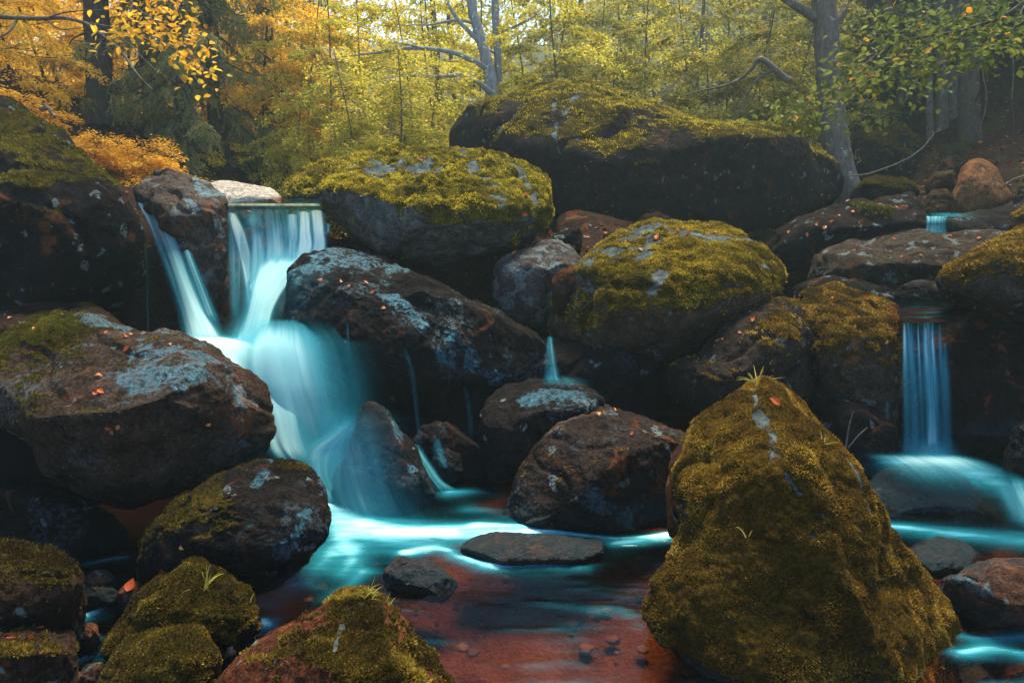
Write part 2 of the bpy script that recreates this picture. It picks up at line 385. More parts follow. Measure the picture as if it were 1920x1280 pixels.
ROCKS = {}
def rock(key, name, label, outline, D, T, prof=((-1, 0.0), (1, 0.0)), lvl=7, seed=0, rough=1.0, moss=-0.2, cuts=9, sharp=0.85,
         c=None, box=0.72, mat=None, tufts=0, blade=(0.012, 0.0035), mkey="gold", cat=None, group=None, mossh=0.02, thick=None, smooth=3.0, mgx=0.0, bare=(), humps=1.0, planes=()):
    rs = np.random.default_rng(seed * 131 + len(outline) + int(D * 100))
    o = np.array(outline, float)
    if c is None: c = (o.min(0) + o.max(0)) / 2
    c = np.array(c, float)
    r = radial(outline, c, smooth)
    S, F = ico(lvl)
    x, y, z = S.T
    rho = np.hypot(x, y); th = np.arctan2(y, x) % (2 * pi)
    ti = th / (2 * pi) * 720; i0 = ti.astype(int) % 720; fr = ti - np.floor(ti)
    R = r[i0] * (1 - fr) + r[(i0 + 1) % 720] * fr
    rr = rho ** 0.92 * R
    px = c[0] + rr * np.cos(th); py = c[1] - rr * np.sin(th)
    hi = c[1] - o[:, 1].min(); lo = o[:, 1].max() - c[1]
    v = np.where(py < c[1], (c[1] - py) / hi, (c[1] - py) / lo)
    pv = sorted(prof)
    # smooth profile: shift of depth against height
    vv = np.linspace(-1.2, 1.2, 200); sh = np.interp(vv, [a for a, _ in pv], [b for _, b in pv])
    kk = np.exp(-0.5 * (np.arange(-12, 13) / 5.0) ** 2); kk /= kk.sum()
    sh = np.convolve(np.concatenate([np.full(12, sh[0]), sh, np.full(12, sh[-1])]), kk, 'valid')
    shift = np.interp(v, vv, sh)
    fz = np.abs(z) ** box
    Tb = T if thick is None else thick
    dep = D + shift - T * np.where(z > 0, fz, 0)
    w = P(px, py, dep)
    ray = P(c[0], c[1], 1.0) - CAM; ray /= np.linalg.norm(ray)
    w = w + np.where(z < 0, Tb * fz, 0)[:, None] * ray
    cen = w.mean(0)
    size = math.sqrt((o[:, 0].max() - o[:, 0].min()) * (o[:, 1].max() - o[:, 1].min())) * D / FPX
    # planed facets
    for (a_, b_, c_, fr_) in planes:
        n = np.array([a_, b_, c_], float); n /= np.linalg.norm(n); pr = (w - cen) @ n
        w = w - n * (np.maximum(0, pr - pr.max() * fr_) * 0.93)[:, None]
    for _ in range(cuts):
        n = rs.normal(size=3) * np.array([1.0, 0.8, 0.9]) + np.array([0, -0.45, 0.15]); n /= np.linalg.norm(n)
        pr = (w - cen) @ n
        h = pr.max() * rs.uniform(0.80, 0.92)
        ex = np.maximum(0, pr - h)
        w = w - n * (ex * sharp)[:, None]
    N = vnormals(w, F)
    sp = w + seed * 7.7
    w = w + N * (size * rough * (0.045 * fbm(sp / (size * 0.45), 3)))[:, None]
    q = sp / (size * 0.16)
    w = w + N * (size * rough * 0.013 * (fbm(q, 4, 0.55)))[:, None]
    # cracks and steps: ridged noise
    rg = 1 - np.abs(noise(sp / (size * 0.33) + 31.0)) * 2.2
    w = w - N * (size * rough * 0.022 * np.clip(rg - 0.72, 0, 1) * 2.5)[:, None]
    w = w + N * (0.007 * rough * fbm(sp * 16.0, 3, 0.6))[:, None]
    N = vnormals(w, F)
    mr = N[:, 2] * 0.8 + fbm(sp * 2.1, 4) * 0.34 + moss + mgx * (w[:, 0] - cen[0])
    m = sstep(0.25, 0.75, mr)
    br = np.zeros(len(w))
    for pts, wid in bare:                       # moss slid off here; on sheen rocks the strokes draw in the wet shine
        q2 = smooth_path(np.array(pts, float), 40)
        dd = np.sqrt(((px[:, None] - q2[:, 0]) ** 2 + (py[:, None] - q2[:, 1]) ** 2).min(1))
        br = np.maximum(br, np.exp(-(dd / wid) ** 2) * (z > -.3))
    br = br * np.clip(0.62 + 1.0 * fbm(sp * 5.0, 4), 0, 1.1)
    m = m * (1 - np.clip(br * 1.1, 0, 1))
    w = w + N * (m * mossh * (0.5 + 0.9 * humps * fbm(sp * 8, 3) + 0.8 * humps * fbm(sp * 3.1, 2)))[:, None]
    me = mesh_np(name, w, F, {"moss": m, "bare": np.clip(br, 0, 1)})
    ob = link(name, me, mat or rock_mat())
    tag(ob, label, cat or ("boulder" if size > 0.55 else "stone"), group)
    if tufts:
        fc = w[F].mean(1); N2 = vnormals(w, F); fn = N2[F].mean(1)
        area = np.linalg.norm(np.cross(w[F[:, 1]] - w[F[:, 0]], w[F[:, 2]] - w[F[:, 0]]), axis=1)
        fm = m[F].mean(1); toc = CAM - fc; toc /= np.linalg.norm(toc, axis=1)[:, None]
        pr = area * sstep(0.25, 0.8, fm + fbm(fc * 12, 3) * 0.45 + fbm(fc * 34, 2) * 0.35) * ((fn * toc).sum(1) > -0.35)
        pr /= pr.sum()
        k = rs.choice(len(F), tufts, p=pr)
        b = rs.dirichlet((1, 1, 1), tufts)
        pt = (w[F[k]] * b[:, :, None]).sum(1); nn = fn[k]
        dr = nn * 1.0 + rs.normal(size=(tufts, 3)) * 0.55 + np.array([0, 0, 0.25]); dr /= np.linalg.norm(dr, axis=1)[:, None]
        L = blade[0] * rs.uniform(0.5, 1.4, tufts) * (0.6 + 0.8 * sstep(-0.4, 0.6, fbm(pt * 7, 3)))
        sd = np.cross(dr, rs.normal(size=(tufts, 3))); sd /= np.linalg.norm(sd, axis=1)[:, None]
        hw = blade[1] * rs.uniform(0.6, 1.3, tufts)
        pt = pt - nn * 0.003
        mid_ = pt + dr * (L * 0.55)[:, None]
        tv = np.stack([pt - sd * (hw * 0.5)[:, None], pt + sd * (hw * 0.5)[:, None], mid_ + sd * hw[:, None], mid_ - sd * hw[:, None], pt + dr * L[:, None] + nn * (L * 0.1)[:, None]], 1).reshape(-1, 3)
        i = np.arange(tufts)[:, None] * 5
        tint = np.clip(0.46 + 0.42 * fbm(pt * 7, 3) + 0.40 * fbm(pt * 1.6 + 9, 3) + rs.normal(size=tufts) * 0.18, 0, 1)
        tm = mesh_np("moss", tv, [i + np.array([[0, 1, 2, 3]]), i + np.array([[3, 2, 4]])], {"tint": np.repeat(tint, 5)}, smooth=False)
        mo = link("moss", tm, moss_blade_mat(mkey), ob); mo["kind"] = "stuff"
    ROCKS[key] = ob
    return ob

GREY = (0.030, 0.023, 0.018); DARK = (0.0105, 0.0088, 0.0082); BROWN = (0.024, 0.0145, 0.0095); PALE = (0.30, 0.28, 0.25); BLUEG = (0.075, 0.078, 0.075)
m_gold = rock_mat(GREY, 0.15, 0.35, 0.0, ((0.016, 0.011, 0.003), (0.075, 0.046, 0.007), (0.20, 0.12, 0.014)))
m_wet = rock_mat((0.032, 0.022, 0.016), 0.22, 0.1, 0.9, sheen=True)
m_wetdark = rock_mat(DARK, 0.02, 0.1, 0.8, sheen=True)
m_mossy = rock_mat(GREY, 0.15, 0.35, 0.05)
m_mossgrey = rock_mat(BLUEG, 0.2, 0.65, 0.1, ((0.02, 0.02, 0.003), (0.10, 0.085, 0.008), (0.26, 0.20, 0.018)))
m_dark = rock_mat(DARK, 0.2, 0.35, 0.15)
m_lich = rock_mat(DARK, 0.15, 0.38, 0.1)
m_brown = rock_mat(BROWN, 0.35, 0.2, 0.1)
m_rust = rock_mat(BROWN, 0.75, 0.25, 0.3)
m_pale = rock_mat(PALE, 0.05, 0.3, 0.2)
m_grey = rock_mat((0.065, 0.054, 0.045), 0.25, 0.6, 0.35)

# --- left bank
rock("L1", "boulder", "large flat-topped wet boulder with mossy left end beside the main waterfall",
     [(-90, 690), (0, 628), (80, 606), (160, 597), (230, 615), (262, 634), (330, 632), (385, 642), (430, 668), (480, 700), (505, 735), (513, 785), (505, 840), (480, 868), (440, 890), (400, 905), (330, 930), (230, 950), (150, 920), (80, 870), (20, 810), (-60, 780)],
     4.35, 0.75, [(-1, 0.30), (-0.45, 0.0), (-0.1, -0.10), (0.3, 0.15), (1, 0.75)], 8, 1, 1.0, -0.32, 7, planes=[(-.1, -.35, .95, .80), (.75, -.6, .1, .80), (0, -.95, -.1, .8)], sharp=.9, mgx=-0.42,  bare=[([(240,690),(330,700),(430,735)], 34), ([(140,605),(200,608),(240,625)],12), ([(300,650),(420,690)],30), ([(480,790),(470,850)],26), ([(360,680),(450,720),(480,760)],24), ([(270,660),(350,665)],20), ([(150,720),(190,750)],10)], mat=m_wet, tufts=26000, mkey="green", blade=(0.012, 0.004), box=0.6)
rock("LB", "boulder", "huge dark mossy boulder spotted with pale lichen at the left edge under yellow leaves",
     [(-330, 175), (-120, 180), (0, 195), (60, 215), (120, 245), (170, 290), (205, 330), (235, 370), (255, 410), (270, 470), (275, 520), (268, 570), (220, 620), (0, 660), (-330, 660)],
     6.3, 1.3, [(-1, 0.5), (-0.3, 0.0), (0.2, 0.0), (1, 0.9)], 8, 2, 0.9, -0.14, 6,  mat=m_lich, tufts=16000, mkey="green", blade=(0.02, 0.006))
rock("L2", "boulder", "flat brown boulder tucked behind the big wet one at the left edge",
     [(-90, 575), (60, 570), (150, 568), (185, 578), (220, 602), (262, 636), (230, 700), (-90, 700)], 5.1, 0.5, [(-1, 0), (0, 0), (1, 0.5)], 7, 3, 0.9, -0.35, 5, mat=rock_mat(BROWN, 0.2, 0.3, 0.3))
rock("L3", "boulder", "tilted dark boulder with mossy upper side between the big wet boulder and the white pool",
     [(500, 862), (540, 857), (570, 868), (595, 895), (612, 935), (625, 970), (617, 1010), (590, 1045), (540, 1080), (500, 1105), (440, 1130), (350, 1130), (262, 1105), (230, 1065), (245, 1020), (300, 970), (350, 925), (400, 900), (450, 880)],
     3.75, 0.42, [(-1, 0.0), (0, 0.0), (0.5, 0.1), (1, 0.35)], 8, 4, 0.8, -0.2, 6, mgx=-0.5,  bare=[([(510,870),(470,900),(430,915)], 9), ([(590,920),(570,980),(530,1040)],22)], mat=rock_mat(DARK, 0.2, 0.25, 0.6, sheen=True), tufts=12000, mkey="dim", blade=(0.009, 0.003))
rock("L4", "boulder", "round brown boulder with a golden moss cap at the left edge low down",
     [(-110, 1010), (-20, 1012), (40, 1020), (100, 1030), (145, 1055), (162, 1100), (163, 1150), (150, 1190), (90, 1210), (-110, 1230)], 3.3, 0.4, [(-1, 0.1), (0.3, 0), (1, 0.2)], 7, 5, 0.8, -0.15, 4,  mat=rock_mat(BROWN, 0.2, 0.2, 0.1), tufts=14000, blade=(0.013, 0.004), mkey="umber")
rock("L5", "stone", "blunt brown stone with a red leaf in the bottom left corner",
     [(-110, 1160), (30, 1165), (90, 1170), (130, 1175), (149, 1200), (152, 1260), (145, 1340), (-110, 1350)], 3.0, 0.3, [(-1, 0.0), (0.3, 0), (1, 0.25)], 7, 6, 0.8, -0.2, 4,  mat=rock_mat(BROWN, 0.2, 0.2, 0.2), tufts=9000, blade=(0.012, 0.004), mkey="umber", cat="stone")
rock("L6", "boulder", "pointed mossy boulder with a grass tuft on its peak near the lower left corner",
     [(375, 1047), (400, 1060), (430, 1085), (465, 1120), (488, 1155), (490, 1185), (470, 1210), (440, 1245), (390, 1275), (300, 1285), (200, 1260), (195, 1225), (230, 1160), (250, 1125), (280, 1100), (330, 1075)],
     3.2, 0.28, [(-1, 0.0), (0.2, 0.0), (1, 0.15)], 7, 7, 0.8, 0.22, 6,  mat=rock_mat(DARK, 0.1, 0.2, 0.1), tufts=34000, blade=(0.010, 0.0033), mkey="umber", c=(345, 1180))
rock("L7", "boulder", "low rounded mossy boulder in front of the pointed one at the bottom left",
     [(175, 1340), (188, 1265), (230, 1215), (280, 1190), (320, 1182), (370, 1183), (410, 1200), (424, 1230), (417, 1270), (395, 1340), (300, 1380)], 2.75, 0.25, [(-1, 0.0), (1, 0.15)], 7, 8, 0.7, 0.35, 4,  mat=rock_mat(BROWN, 0.1, 0.2, 0.05), tufts=34000, blade=(0.010, 0.0033), mkey="umber")
rock("L8", "boulder", "mossy foreground boulder with a reddish bare flank at the bottom centre left",
     [(380, 1310), (440, 1240), (500, 1190), (560, 1155), (620, 1125), (665, 1108), (700, 1112), (740, 1135), (770, 1170), (800, 1215), (840, 1255), (870, 1310), (880, 1420), (600, 1450), (370, 1400)],
     2.75, 0.5, [(-1, -0.2), (0.2, 0.0), (1, 0.3)], 8, 9, 0.7, -0.16, 4, mgx=0.9,  bare=[([(640,1170),(620,1230)], 7)], humps=1.6, mat=rock_mat((0.055, 0.02, 0.011), 0.45, 0.3, 0.1), tufts=60000, blade=(0.011, 0.0033), mkey="umber", c=(650, 1290))
rock("L9", "boulder", "dark shadowed boulder under the big wet one at the left edge",
     [(-90, 860), (60, 900), (160, 930), (215, 965), (235, 1000), (240, 1040), (140, 1060), (-90, 1060)], 4.2, 0.35, [(-1, 0), (1, 0.2)], 7, 10, 1, -0.7, 6, mat=m_wetdark)
# --- between and behind the falls
rock("T1", "boulder", "tall grey wet rock dividing the left chute from the curtain fall",
     [(243, 350), (258, 322), (320, 317), (370, 330), (400, 360), (425, 395), (427, 470), (422, 560), (415, 640), (380, 610), (345, 540), (325, 470), (290, 405), (262, 385)], 7.15, 0.45, [(-1, 0.1), (0.3, -0.1), (1, 0.5)], 7, 11, 1.5, -0.75, 14, bare=[([(370,340),(400,380),(420,430)],16),([(340,360),(370,400)],10)], sharp=0.95, mat=rock_mat((0.05, 0.042, 0.036), 0.25, 0.4, 0.4, sheen=True), c=(360, 440))
rock("T2", "boulder", "smooth pale bare boulder above the lip of the main waterfall",
     [(385, 345), (420, 339), (470, 345), (515, 356), (530, 370), (525, 392), (385, 395)], 9.2, 0.5, [(-1, -0.2), (1, 0.5)], 6, 12, 0.6, -1.0, 4, mat=m_pale)
rock("T3", "stone", "small dark round stone at the waterfall lip in front of the pale boulder", [(472, 383), (485, 374), (510, 374), (524, 382), (522, 392), (472, 392)], 8.0, 0.12, lvl=5, seed=13, moss=-1, mat=m_dark, cat="stone")
rock("T4", "stone", "small pale round stone at the waterfall lip beside the dark one", [(440, 385), (450, 377), (466, 378), (474, 386), (470, 393), (440, 393)], 7.9, 0.1, lvl=5, seed=14, moss=-1, mat=m_grey, cat="stone")
rock("CR", "boulder", "long dark wet boulder right of the main fall, sloping down to the right",
     [(620, 470), (690, 474), (760, 489), (805, 514), (835, 545), (870, 572), (930, 592), (990, 612), (1025, 630), (1030, 655), (1015, 690), (990, 715), (940, 740), (900, 765), (880, 800), (760, 800), (640, 780), (560, 700), (512, 625), (512, 570), (540, 520), (575, 488)],
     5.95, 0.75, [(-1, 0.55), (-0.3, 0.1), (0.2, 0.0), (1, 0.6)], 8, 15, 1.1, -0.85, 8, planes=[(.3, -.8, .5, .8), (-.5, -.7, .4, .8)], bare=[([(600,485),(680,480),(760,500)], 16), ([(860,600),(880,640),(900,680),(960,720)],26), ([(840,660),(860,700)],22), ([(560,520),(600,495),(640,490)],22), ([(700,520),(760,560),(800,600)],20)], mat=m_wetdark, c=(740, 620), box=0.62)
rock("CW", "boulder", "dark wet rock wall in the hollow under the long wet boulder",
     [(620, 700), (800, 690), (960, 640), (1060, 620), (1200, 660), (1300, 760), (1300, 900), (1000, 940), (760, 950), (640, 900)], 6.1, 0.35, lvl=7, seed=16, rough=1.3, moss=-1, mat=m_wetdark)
rock("C3", "boulder", "dark wet rock standing in the spray at the foot of the main fall",
     [(655, 780), (690, 750), (722, 762), (760, 815), (790, 868), (818, 920), (815, 975), (740, 985), (650, 970), (615, 920), (635, 830)], 4.85, 0.3, [(-1, -0.1), (1, 0.25)], 7, 17, 0.8, -1, 5, bare=[([(740,790),(750,830),(770,880)], 9)], mat=m_wetdark)
rock("B", "boulder", "bright moss-topped boulder right of the curtain waterfall lip with bare pale streaks",
     [(598, 350), (620, 322), (680, 302), (740, 287), (800, 284), (850, 282), (930, 291), (980, 310), (1015, 325), (1022, 360), (1032, 400), (1032, 440), (1000, 452), (960, 468), (900, 500), (820, 500), (700, 470), (640, 450), (600, 410)],
     7.3, 1.0, [(-1, 0.75), (-0.35, 0.0), (0.1, 0.0), (1, 1.5)], 8, 18, 1.0, 0.46, 6, mgx=0.32,  bare=[([(660,312),(720,318),(790,310),(830,330)], 14), ([(860,290),(890,320),(920,350),(960,400)], 13), ([(780,345),(830,320)],10), ([(960,310),(1000,360),(1010,400)],9), ([(700,400),(670,430)],20)], humps=1.6, mat=m_mossgrey, tufts=62000, blade=(0.017, 0.0055), mkey="bright", mossh=0.032, box=0.62)
rock("B2", "boulder", "low golden mossy boulder behind the left end of the moss-topped one",
     [(518, 382), (535, 345), (600, 312), (680, 290), (760, 300), (760, 390), (600, 398)], 9.0, 0.7, [(-1, 0), (1, 0.7)], 6, 19, 0.8, 0.2, 4, mat=m_mossgrey, tufts=9000, blade=(0.03, 0.010), mkey="bright", mossh=0.04)
rock("BIG", "boulder", "giant dark boulder with a thin mossy crest in the middle of the wood",
     [(830, 250), (850, 220), (900, 195), (960, 175), (1010, 162), (1070, 164), (1140, 172), (1200, 185), (1250, 197), (1320, 218), (1400, 230), (1460, 245), (1520, 270), (1560, 300), (1587, 340), (1582, 378), (1530, 400), (1480, 425), (1430, 450), (1300, 470), (1100, 460), (1020, 430), (900, 350), (835, 290)],
     10.2, 1.7, [(-1, 1.0), (-0.2, 0.2), (0.35, 0.0), (0.7, 0.4), (1, 1.3)], 8, 20, 0.8, -0.04, 6, planes=[(-.72, -.62, .25, .78)],  bare=[([(1040,200),(1036,240),(1030,300)], 7), ([(1090,185),(1050,210)],5)], mat=rock_mat((0.018, 0.014, 0.012), 0.1, 0.2, 0.1), tufts=34000, blade=(0.020, 0.007), mkey="bright", mossh=0.02, box=0.55)
rock("M1", "boulder", "egg-shaped boulder furred with olive moss in the centre right",
     [(1030, 590), (1040, 545), (1070, 515), (1110, 480), (1160, 445), (1220, 425), (1290, 416), (1350, 420), (1410, 435), (1450, 455), (1467, 480), (1476, 530), (1470, 558), (1420, 580), (1380, 615), (1300, 665), (1200, 690), (1100, 690), (1045, 650)],
     6.3, 0.75, [(-1, 0.35), (-0.2, 0.0), (0.3, 0.1), (1, 0.7)], 8, 21, 0.7, 0.34, 5,  bare=[([(1090,520),(1150,465),(1230,440),(1330,435)], 22), ([(1190,460),(1240,500),(1220,540)], 18), ([(1300,425),(1370,440),(1420,450)],7), ([(1440,490),(1430,530)],12)], humps=1.4, mat=rock_mat((0.05, 0.038, 0.026), 0.1, 0.4, 0.05, ((0.018, 0.014, 0.003), (0.075, 0.054, 0.007), (0.19, 0.13, 0.013))), tufts=60000, blade=(0.017, 0.006), mkey="olive", box=0.62)
rock("M2", "boulder", "grey slanting boulder below the egg-shaped mossy one",
     [(1460, 557), (1495, 563), (1515, 590), (1527, 640), (1545, 700), (1555, 745), (1545, 800), (1450, 830), (1350, 800), (1240, 740), (1235, 695), (1300, 662), (1350, 620), (1400, 575)],
     5.7, 0.55, [(-1, 0.3), (0, 0.0), (0.3, 0.0), (1, 0.5)], 7, 22, 1.0, -0.2, 8, planes=[(.8, -.5, .1, .75), (-.3, -.6, .75, .8)],  mat=rock_mat((0.026, 0.02, 0.016), 0.1, 0.3, 0.1), tufts=7000, blade=(0.015, 0.005))
rock("M3", "boulder", "mossy brown boulder left of the thin right-hand waterfall",
     [(1493, 562), (1510, 540), (1560, 534), (1620, 550), (1680, 580), (1697, 620), (1692, 700), (1685, 800), (1600, 840), (1530, 770), (1515, 640)],
     5.95, 0.55, [(-1, 0.4), (0.1, 0.0), (1, 0.5)], 7, 23, 0.9, 0.05, 6,  mat=rock_mat((0.04, 0.03, 0.022), 0.25, 0.3, 0.15), tufts=20000, blade=(0.016, 0.005))
rock("M4", "boulder", "small pale grey boulder with a lichen crown left of the egg-shaped one",
     [(928, 500), (960, 468), (1000, 450), (1050, 447), (1085, 478), (1092, 500), (1065, 560), (1035, 625), (960, 620), (925, 560)], 6.7, 0.4, [(-1, 0.1), (0.4, 0), (1, 0.3)], 7, 24, 0.9, -0.6, 6, mat=rock_mat((0.045, 0.04, 0.037), 0.15, 0.85, 0.3))
rock("M5", "stone", "small angular stone behind the pale grey boulder with dead leaves on it", [(1035, 440), (1060, 430), (1088, 427), (1092, 445), (1085, 485), (1050, 480)], 7.1, 0.2, lvl=6, seed=25, moss=-0.5, mat=m_dark, cat="stone")
rock("M6", "boulder", "smooth brown boulder in the shade under the giant boulder",
     [(1040, 470), (1045, 405), (1080, 393), (1130, 402), (1200, 430), (1250, 470), (1200, 540), (1080, 540)], 8.3, 0.5, [(-1, 0), (1, 0.4)], 6, 26, 0.6, -0.8, 4, mat=m_brown)
rock("M7", "stone", "small brown mossy stone wedged between the pale grey and egg-shaped boulders", [(1032, 530), (1050, 502), (1078, 498), (1095, 510), (1070, 570), (1040, 600)], 6.2, 0.15, lvl=6, seed=27, moss=-0.3, mat=m_brown, cat="stone")
rock("M8", "stone", "small round brown stone deep in the shade behind the egg-shaped boulder", [(1190, 420), (1205, 402), (1230, 396), (1255, 405), (1262, 425), (1230, 450), (1195, 445)], 8.6, 0.25, lvl=5, seed=28, moss=-0.8, mat=m_brown, cat="stone")
# --- centre foreground
rock("N1", "boulder", "dark wet rusty boulder below the tiny middle waterfall",
     [(890, 820), (902, 765), (945, 722), (1000, 705), (1060, 711), (1112, 725), (1145, 752), (1130, 820), (1050, 900), (920, 910)], 5.1, 0.4, [(-1, 0), (0.3, 0), (1, 0.4)], 7, 29, 0.9, -1, 6, bare=[([(980,740),(1060,745),(1110,760)], 18)], mat=m_wetdark)
rock("N2", "boulder", "large rounded dark boulder with orange stains standing in the pool",
     [(905, 965), (950, 900), (990, 850), (1040, 790), (1090, 762), (1140, 756), (1185, 765), (1240, 790), (1292, 815), (1310, 900), (1275, 1000), (1180, 1025), (1080, 1015), (980, 995)],
     4.75, 0.5, [(-1, -0.1), (0.2, 0.0), (1, 0.4)], 8, 30, 0.9, -0.55, 8, planes=[(-.6, -.6, .5, .78), (.5, -.75, .2, .78)], bare=[([(1110,930),(1180,985),(1240,960)], 26), ([(1020,830),(1090,770),(1150,770)],10), ([(1250,900),(1240,960)],18)], mat=rock_mat((0.020, 0.015, 0.013), 0.30, 0.25, 0.65, sheen=True), tufts=5000, blade=(0.009, 0.003))
rock("N3", "stone", "long flat wet slab lying in the white water of the pool", [(856, 1030), (880, 1010), (930, 1000), (1000, 1000), (1080, 1005), (1130, 1015), (1160, 1037), (1100, 1058), (1000, 1060), (900, 1058)], 4.1, 0.16, [(-1, -0.08), (1, 0.15)], 7, 31, 0.7, -1, 4, mat=m_wet, cat="stone")
rock("N4", "stone", "small wet speckled stone in the middle of the pool", [(712, 1080), (745, 1040), (790, 1048), (835, 1070), (866, 1100), (830, 1125), (735, 1122)], 3.85, 0.16, [(-1, -0.05), (1, 0.1)], 7, 32, 0.9, -1, 8, mat=rock_mat((0.04, 0.022, 0.017), 0.4, 0.1, 0.9, sheen=True), cat="stone")
rock("N5", "stone", "dark rock shelf between the thin trickles in the central hollow", [(760, 850), (790, 800), (850, 790), (900, 830), (930, 880), (930, 930), (850, 925), (800, 900)], 5.3, 0.25, lvl=6, seed=33, moss=-1, mat=m_wetdark, cat="stone")
rock("N6", "stone", "small wet knob of rock beside the little side stream", [(805, 870), (815, 845), (838, 838), (862, 850), (868, 885), (850, 912), (815, 905)], 5.05, 0.12, lvl=6, seed=34, moss=-1, mat=m_wetdark, cat="stone")
FGR = [(1362, 705), (1385, 694), (1420, 699), (1460, 718), (1500, 750), (1540, 790), (1580, 830), (1620, 885), (1660, 950), (1700, 1015), (1740, 1085), (1780, 1160), (1812, 1220), (1826, 1280), (1835, 1380), (1550, 1420), (1342, 1300), (1272, 1225), (1234, 1170), (1231, 1110), (1247, 1050), (1272, 990), (1284, 900), (1297, 840), (1318, 810), (1314, 780), (1340, 730)]
rock("FG", "boulder", "towering pointed boulder covered in golden moss in the right foreground",
     FGR, 3.55, 0.75, [(-1, -0.25), (0.0, -0.1), (0.5, 0.1), (1, 0.5)], 8, 35, 1.0, 0.56, 6,  bare=[([(1392,705),(1405,740)], 9), ([(1410,760),(1440,810),(1450,850)], 15), ([(1460,850),(1500,910),(1560,960)], 10), ([(1580,860),(1640,960)],5), ([(1500,990),(1560,1030)],9)], humps=0.7, planes=[(-.62, -.72, .30, .66), (.62, -.62, .48, .76), (.1, -.97, .2, .80), (-.3, -.8, .6, .78)], mat=m_gold, tufts=190000, blade=(0.0085, 0.0030), c=(1490, 1060), mossh=0.022, sharp=0.9)
rock("FS", "stone", "reddish rock shoulder against the left side of the towering mossy boulder", [(1256, 1000), (1252, 920), (1262, 845), (1280, 820), (1310, 822), (1340, 900), (1330, 1000), (1290, 1030)], 3.85, 0.25, lvl=6, seed=36, moss=-0.5, mat=m_rust, cat="stone")
# --- right bank
rock("Q1", "boulder", "dark ledge with hanging moss and red leaves right of the giant boulder",
     [(1440, 460), (1500, 420), (1560, 385), (1640, 365), (1710, 362), (1745, 400), (1750, 450), (1700, 500), (1500, 540), (1440, 520)], 8.6, 0.7, [(-1, 0.3), (0.3, 0), (1, 0.5)], 7, 37, 1.0, -0.5, 6, mat=m_dark)
rock("Q2", "boulder", "long low grey slab across the right side under the small upper waterfall",
     [(1480, 560), (1500, 510), (1535, 475), (1590, 450), (1680, 440), (1780, 437), (1880, 440), (1960, 450), (1960, 560), (1720, 590), (1560, 590)], 7.6, 0.6, [(-1, 0.4), (0.3, 0), (1, 0.6)], 7, 38, 1.0, -0.5, 6, mat=rock_mat((0.03, 0.024, 0.018), 0.2, 0.5, 0.3))
rock("Q3", "boulder", "mossy overhanging boulder at the right edge above the dark hollow",
     [(1742, 525), (1790, 492), (1850, 460), (1920, 428), (2020, 410), (2120, 440), (2120, 640), (2000, 620), (1900, 600), (1830, 580), (1765, 550)], 5.9, 0.8, [(-1, 0.5), (0, 0.0), (1, 0.7)], 7, 39, 0.9, 0.2, 5,  mat=m_mossy, tufts=22000, blade=(0.017, 0.006), c=(1930, 525))
rock("Q4", "stone", "dark wet stone at the lip of the thin right-hand waterfall", [(1672, 560), (1690, 535), (1730, 524), (1770, 530), (1790, 560), (1780, 590), (1690, 590)], 6.6, 0.3, lvl=6, seed=40, moss=-0.9, mat=m_wetdark, cat="stone")
rock("Q5", "boulder", "flat wet slab carrying the small upper waterfall near the right edge",
     [(1735, 412), (1790, 402), (1860, 390), (1960, 368), (2060, 360), (2060, 440), (1900, 445), (1800, 442), (1738, 440)], 8.6, 0.5, [(-1, 0.1), (1, 0.9)], 6, 41, 0.8, -0.5, 5, mat=m_wetdark)
rock("Q6", "boulder", "brown pointed boulder among the tree trunks on the right slope",
     [(1765, 400), (1785, 350), (1800, 315), (1830, 290), (1870, 315), (1900, 370), (1900, 400), (1850, 415)], 9.6, 0.6, [(-1, 0), (1, 0.3)], 6, 42, 0.7, -0.75, 8, mat=rock_mat((0.10, 0.05, 0.022), 0.3, 0.1, 0.0))
rock("Q7", "boulder", "small mossy brown boulder left of the pointed one on the right slope", [(1732, 350), (1750, 325), (1790, 318), (1800, 345), (1790, 380), (1740, 375)], 9.9, 0.4, lvl=6, seed=43, moss=-0.3, mat=m_brown)
rock("Q8", "boulder", "low brown boulder in front of the small mossy one on the right slope", [(1725, 385), (1745, 358), (1775, 355), (1795, 375), (1780, 408), (1730, 408)], 9.2, 0.35, lvl=6, seed=44, moss=-0.4, mat=m_brown)
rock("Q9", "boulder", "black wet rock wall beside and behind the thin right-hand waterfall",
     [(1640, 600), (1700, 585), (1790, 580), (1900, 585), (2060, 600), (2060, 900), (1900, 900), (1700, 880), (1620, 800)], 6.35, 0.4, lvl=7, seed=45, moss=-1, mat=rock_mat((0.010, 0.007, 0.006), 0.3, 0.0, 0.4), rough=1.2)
rock("S1", "boulder", "rounded rock washed over by water below the right-hand waterfall", [(1600, 930), (1640, 885), (1700, 866), (1770, 868), (1830, 905), (1880, 960), (1890, 1000), (1800, 1010), (1640, 1000)], 4.9, 0.4, [(-1, -0.1), (1, 0.35)], 7, 46, 0.7, -1, 4, mat=m_wetdark)
rock("S2", "stone", "low wet stone poking out of the water beside the towering boulder", [(1690, 1060), (1715, 1015), (1760, 1005), (1800, 1012), (1842, 1045), (1840, 1075), (1740, 1085)], 4.1, 0.2, [(-1, -0.05), (1, 0.2)], 6, 47, 0.8, -0.9, 4, mat=m_wet, cat="stone")
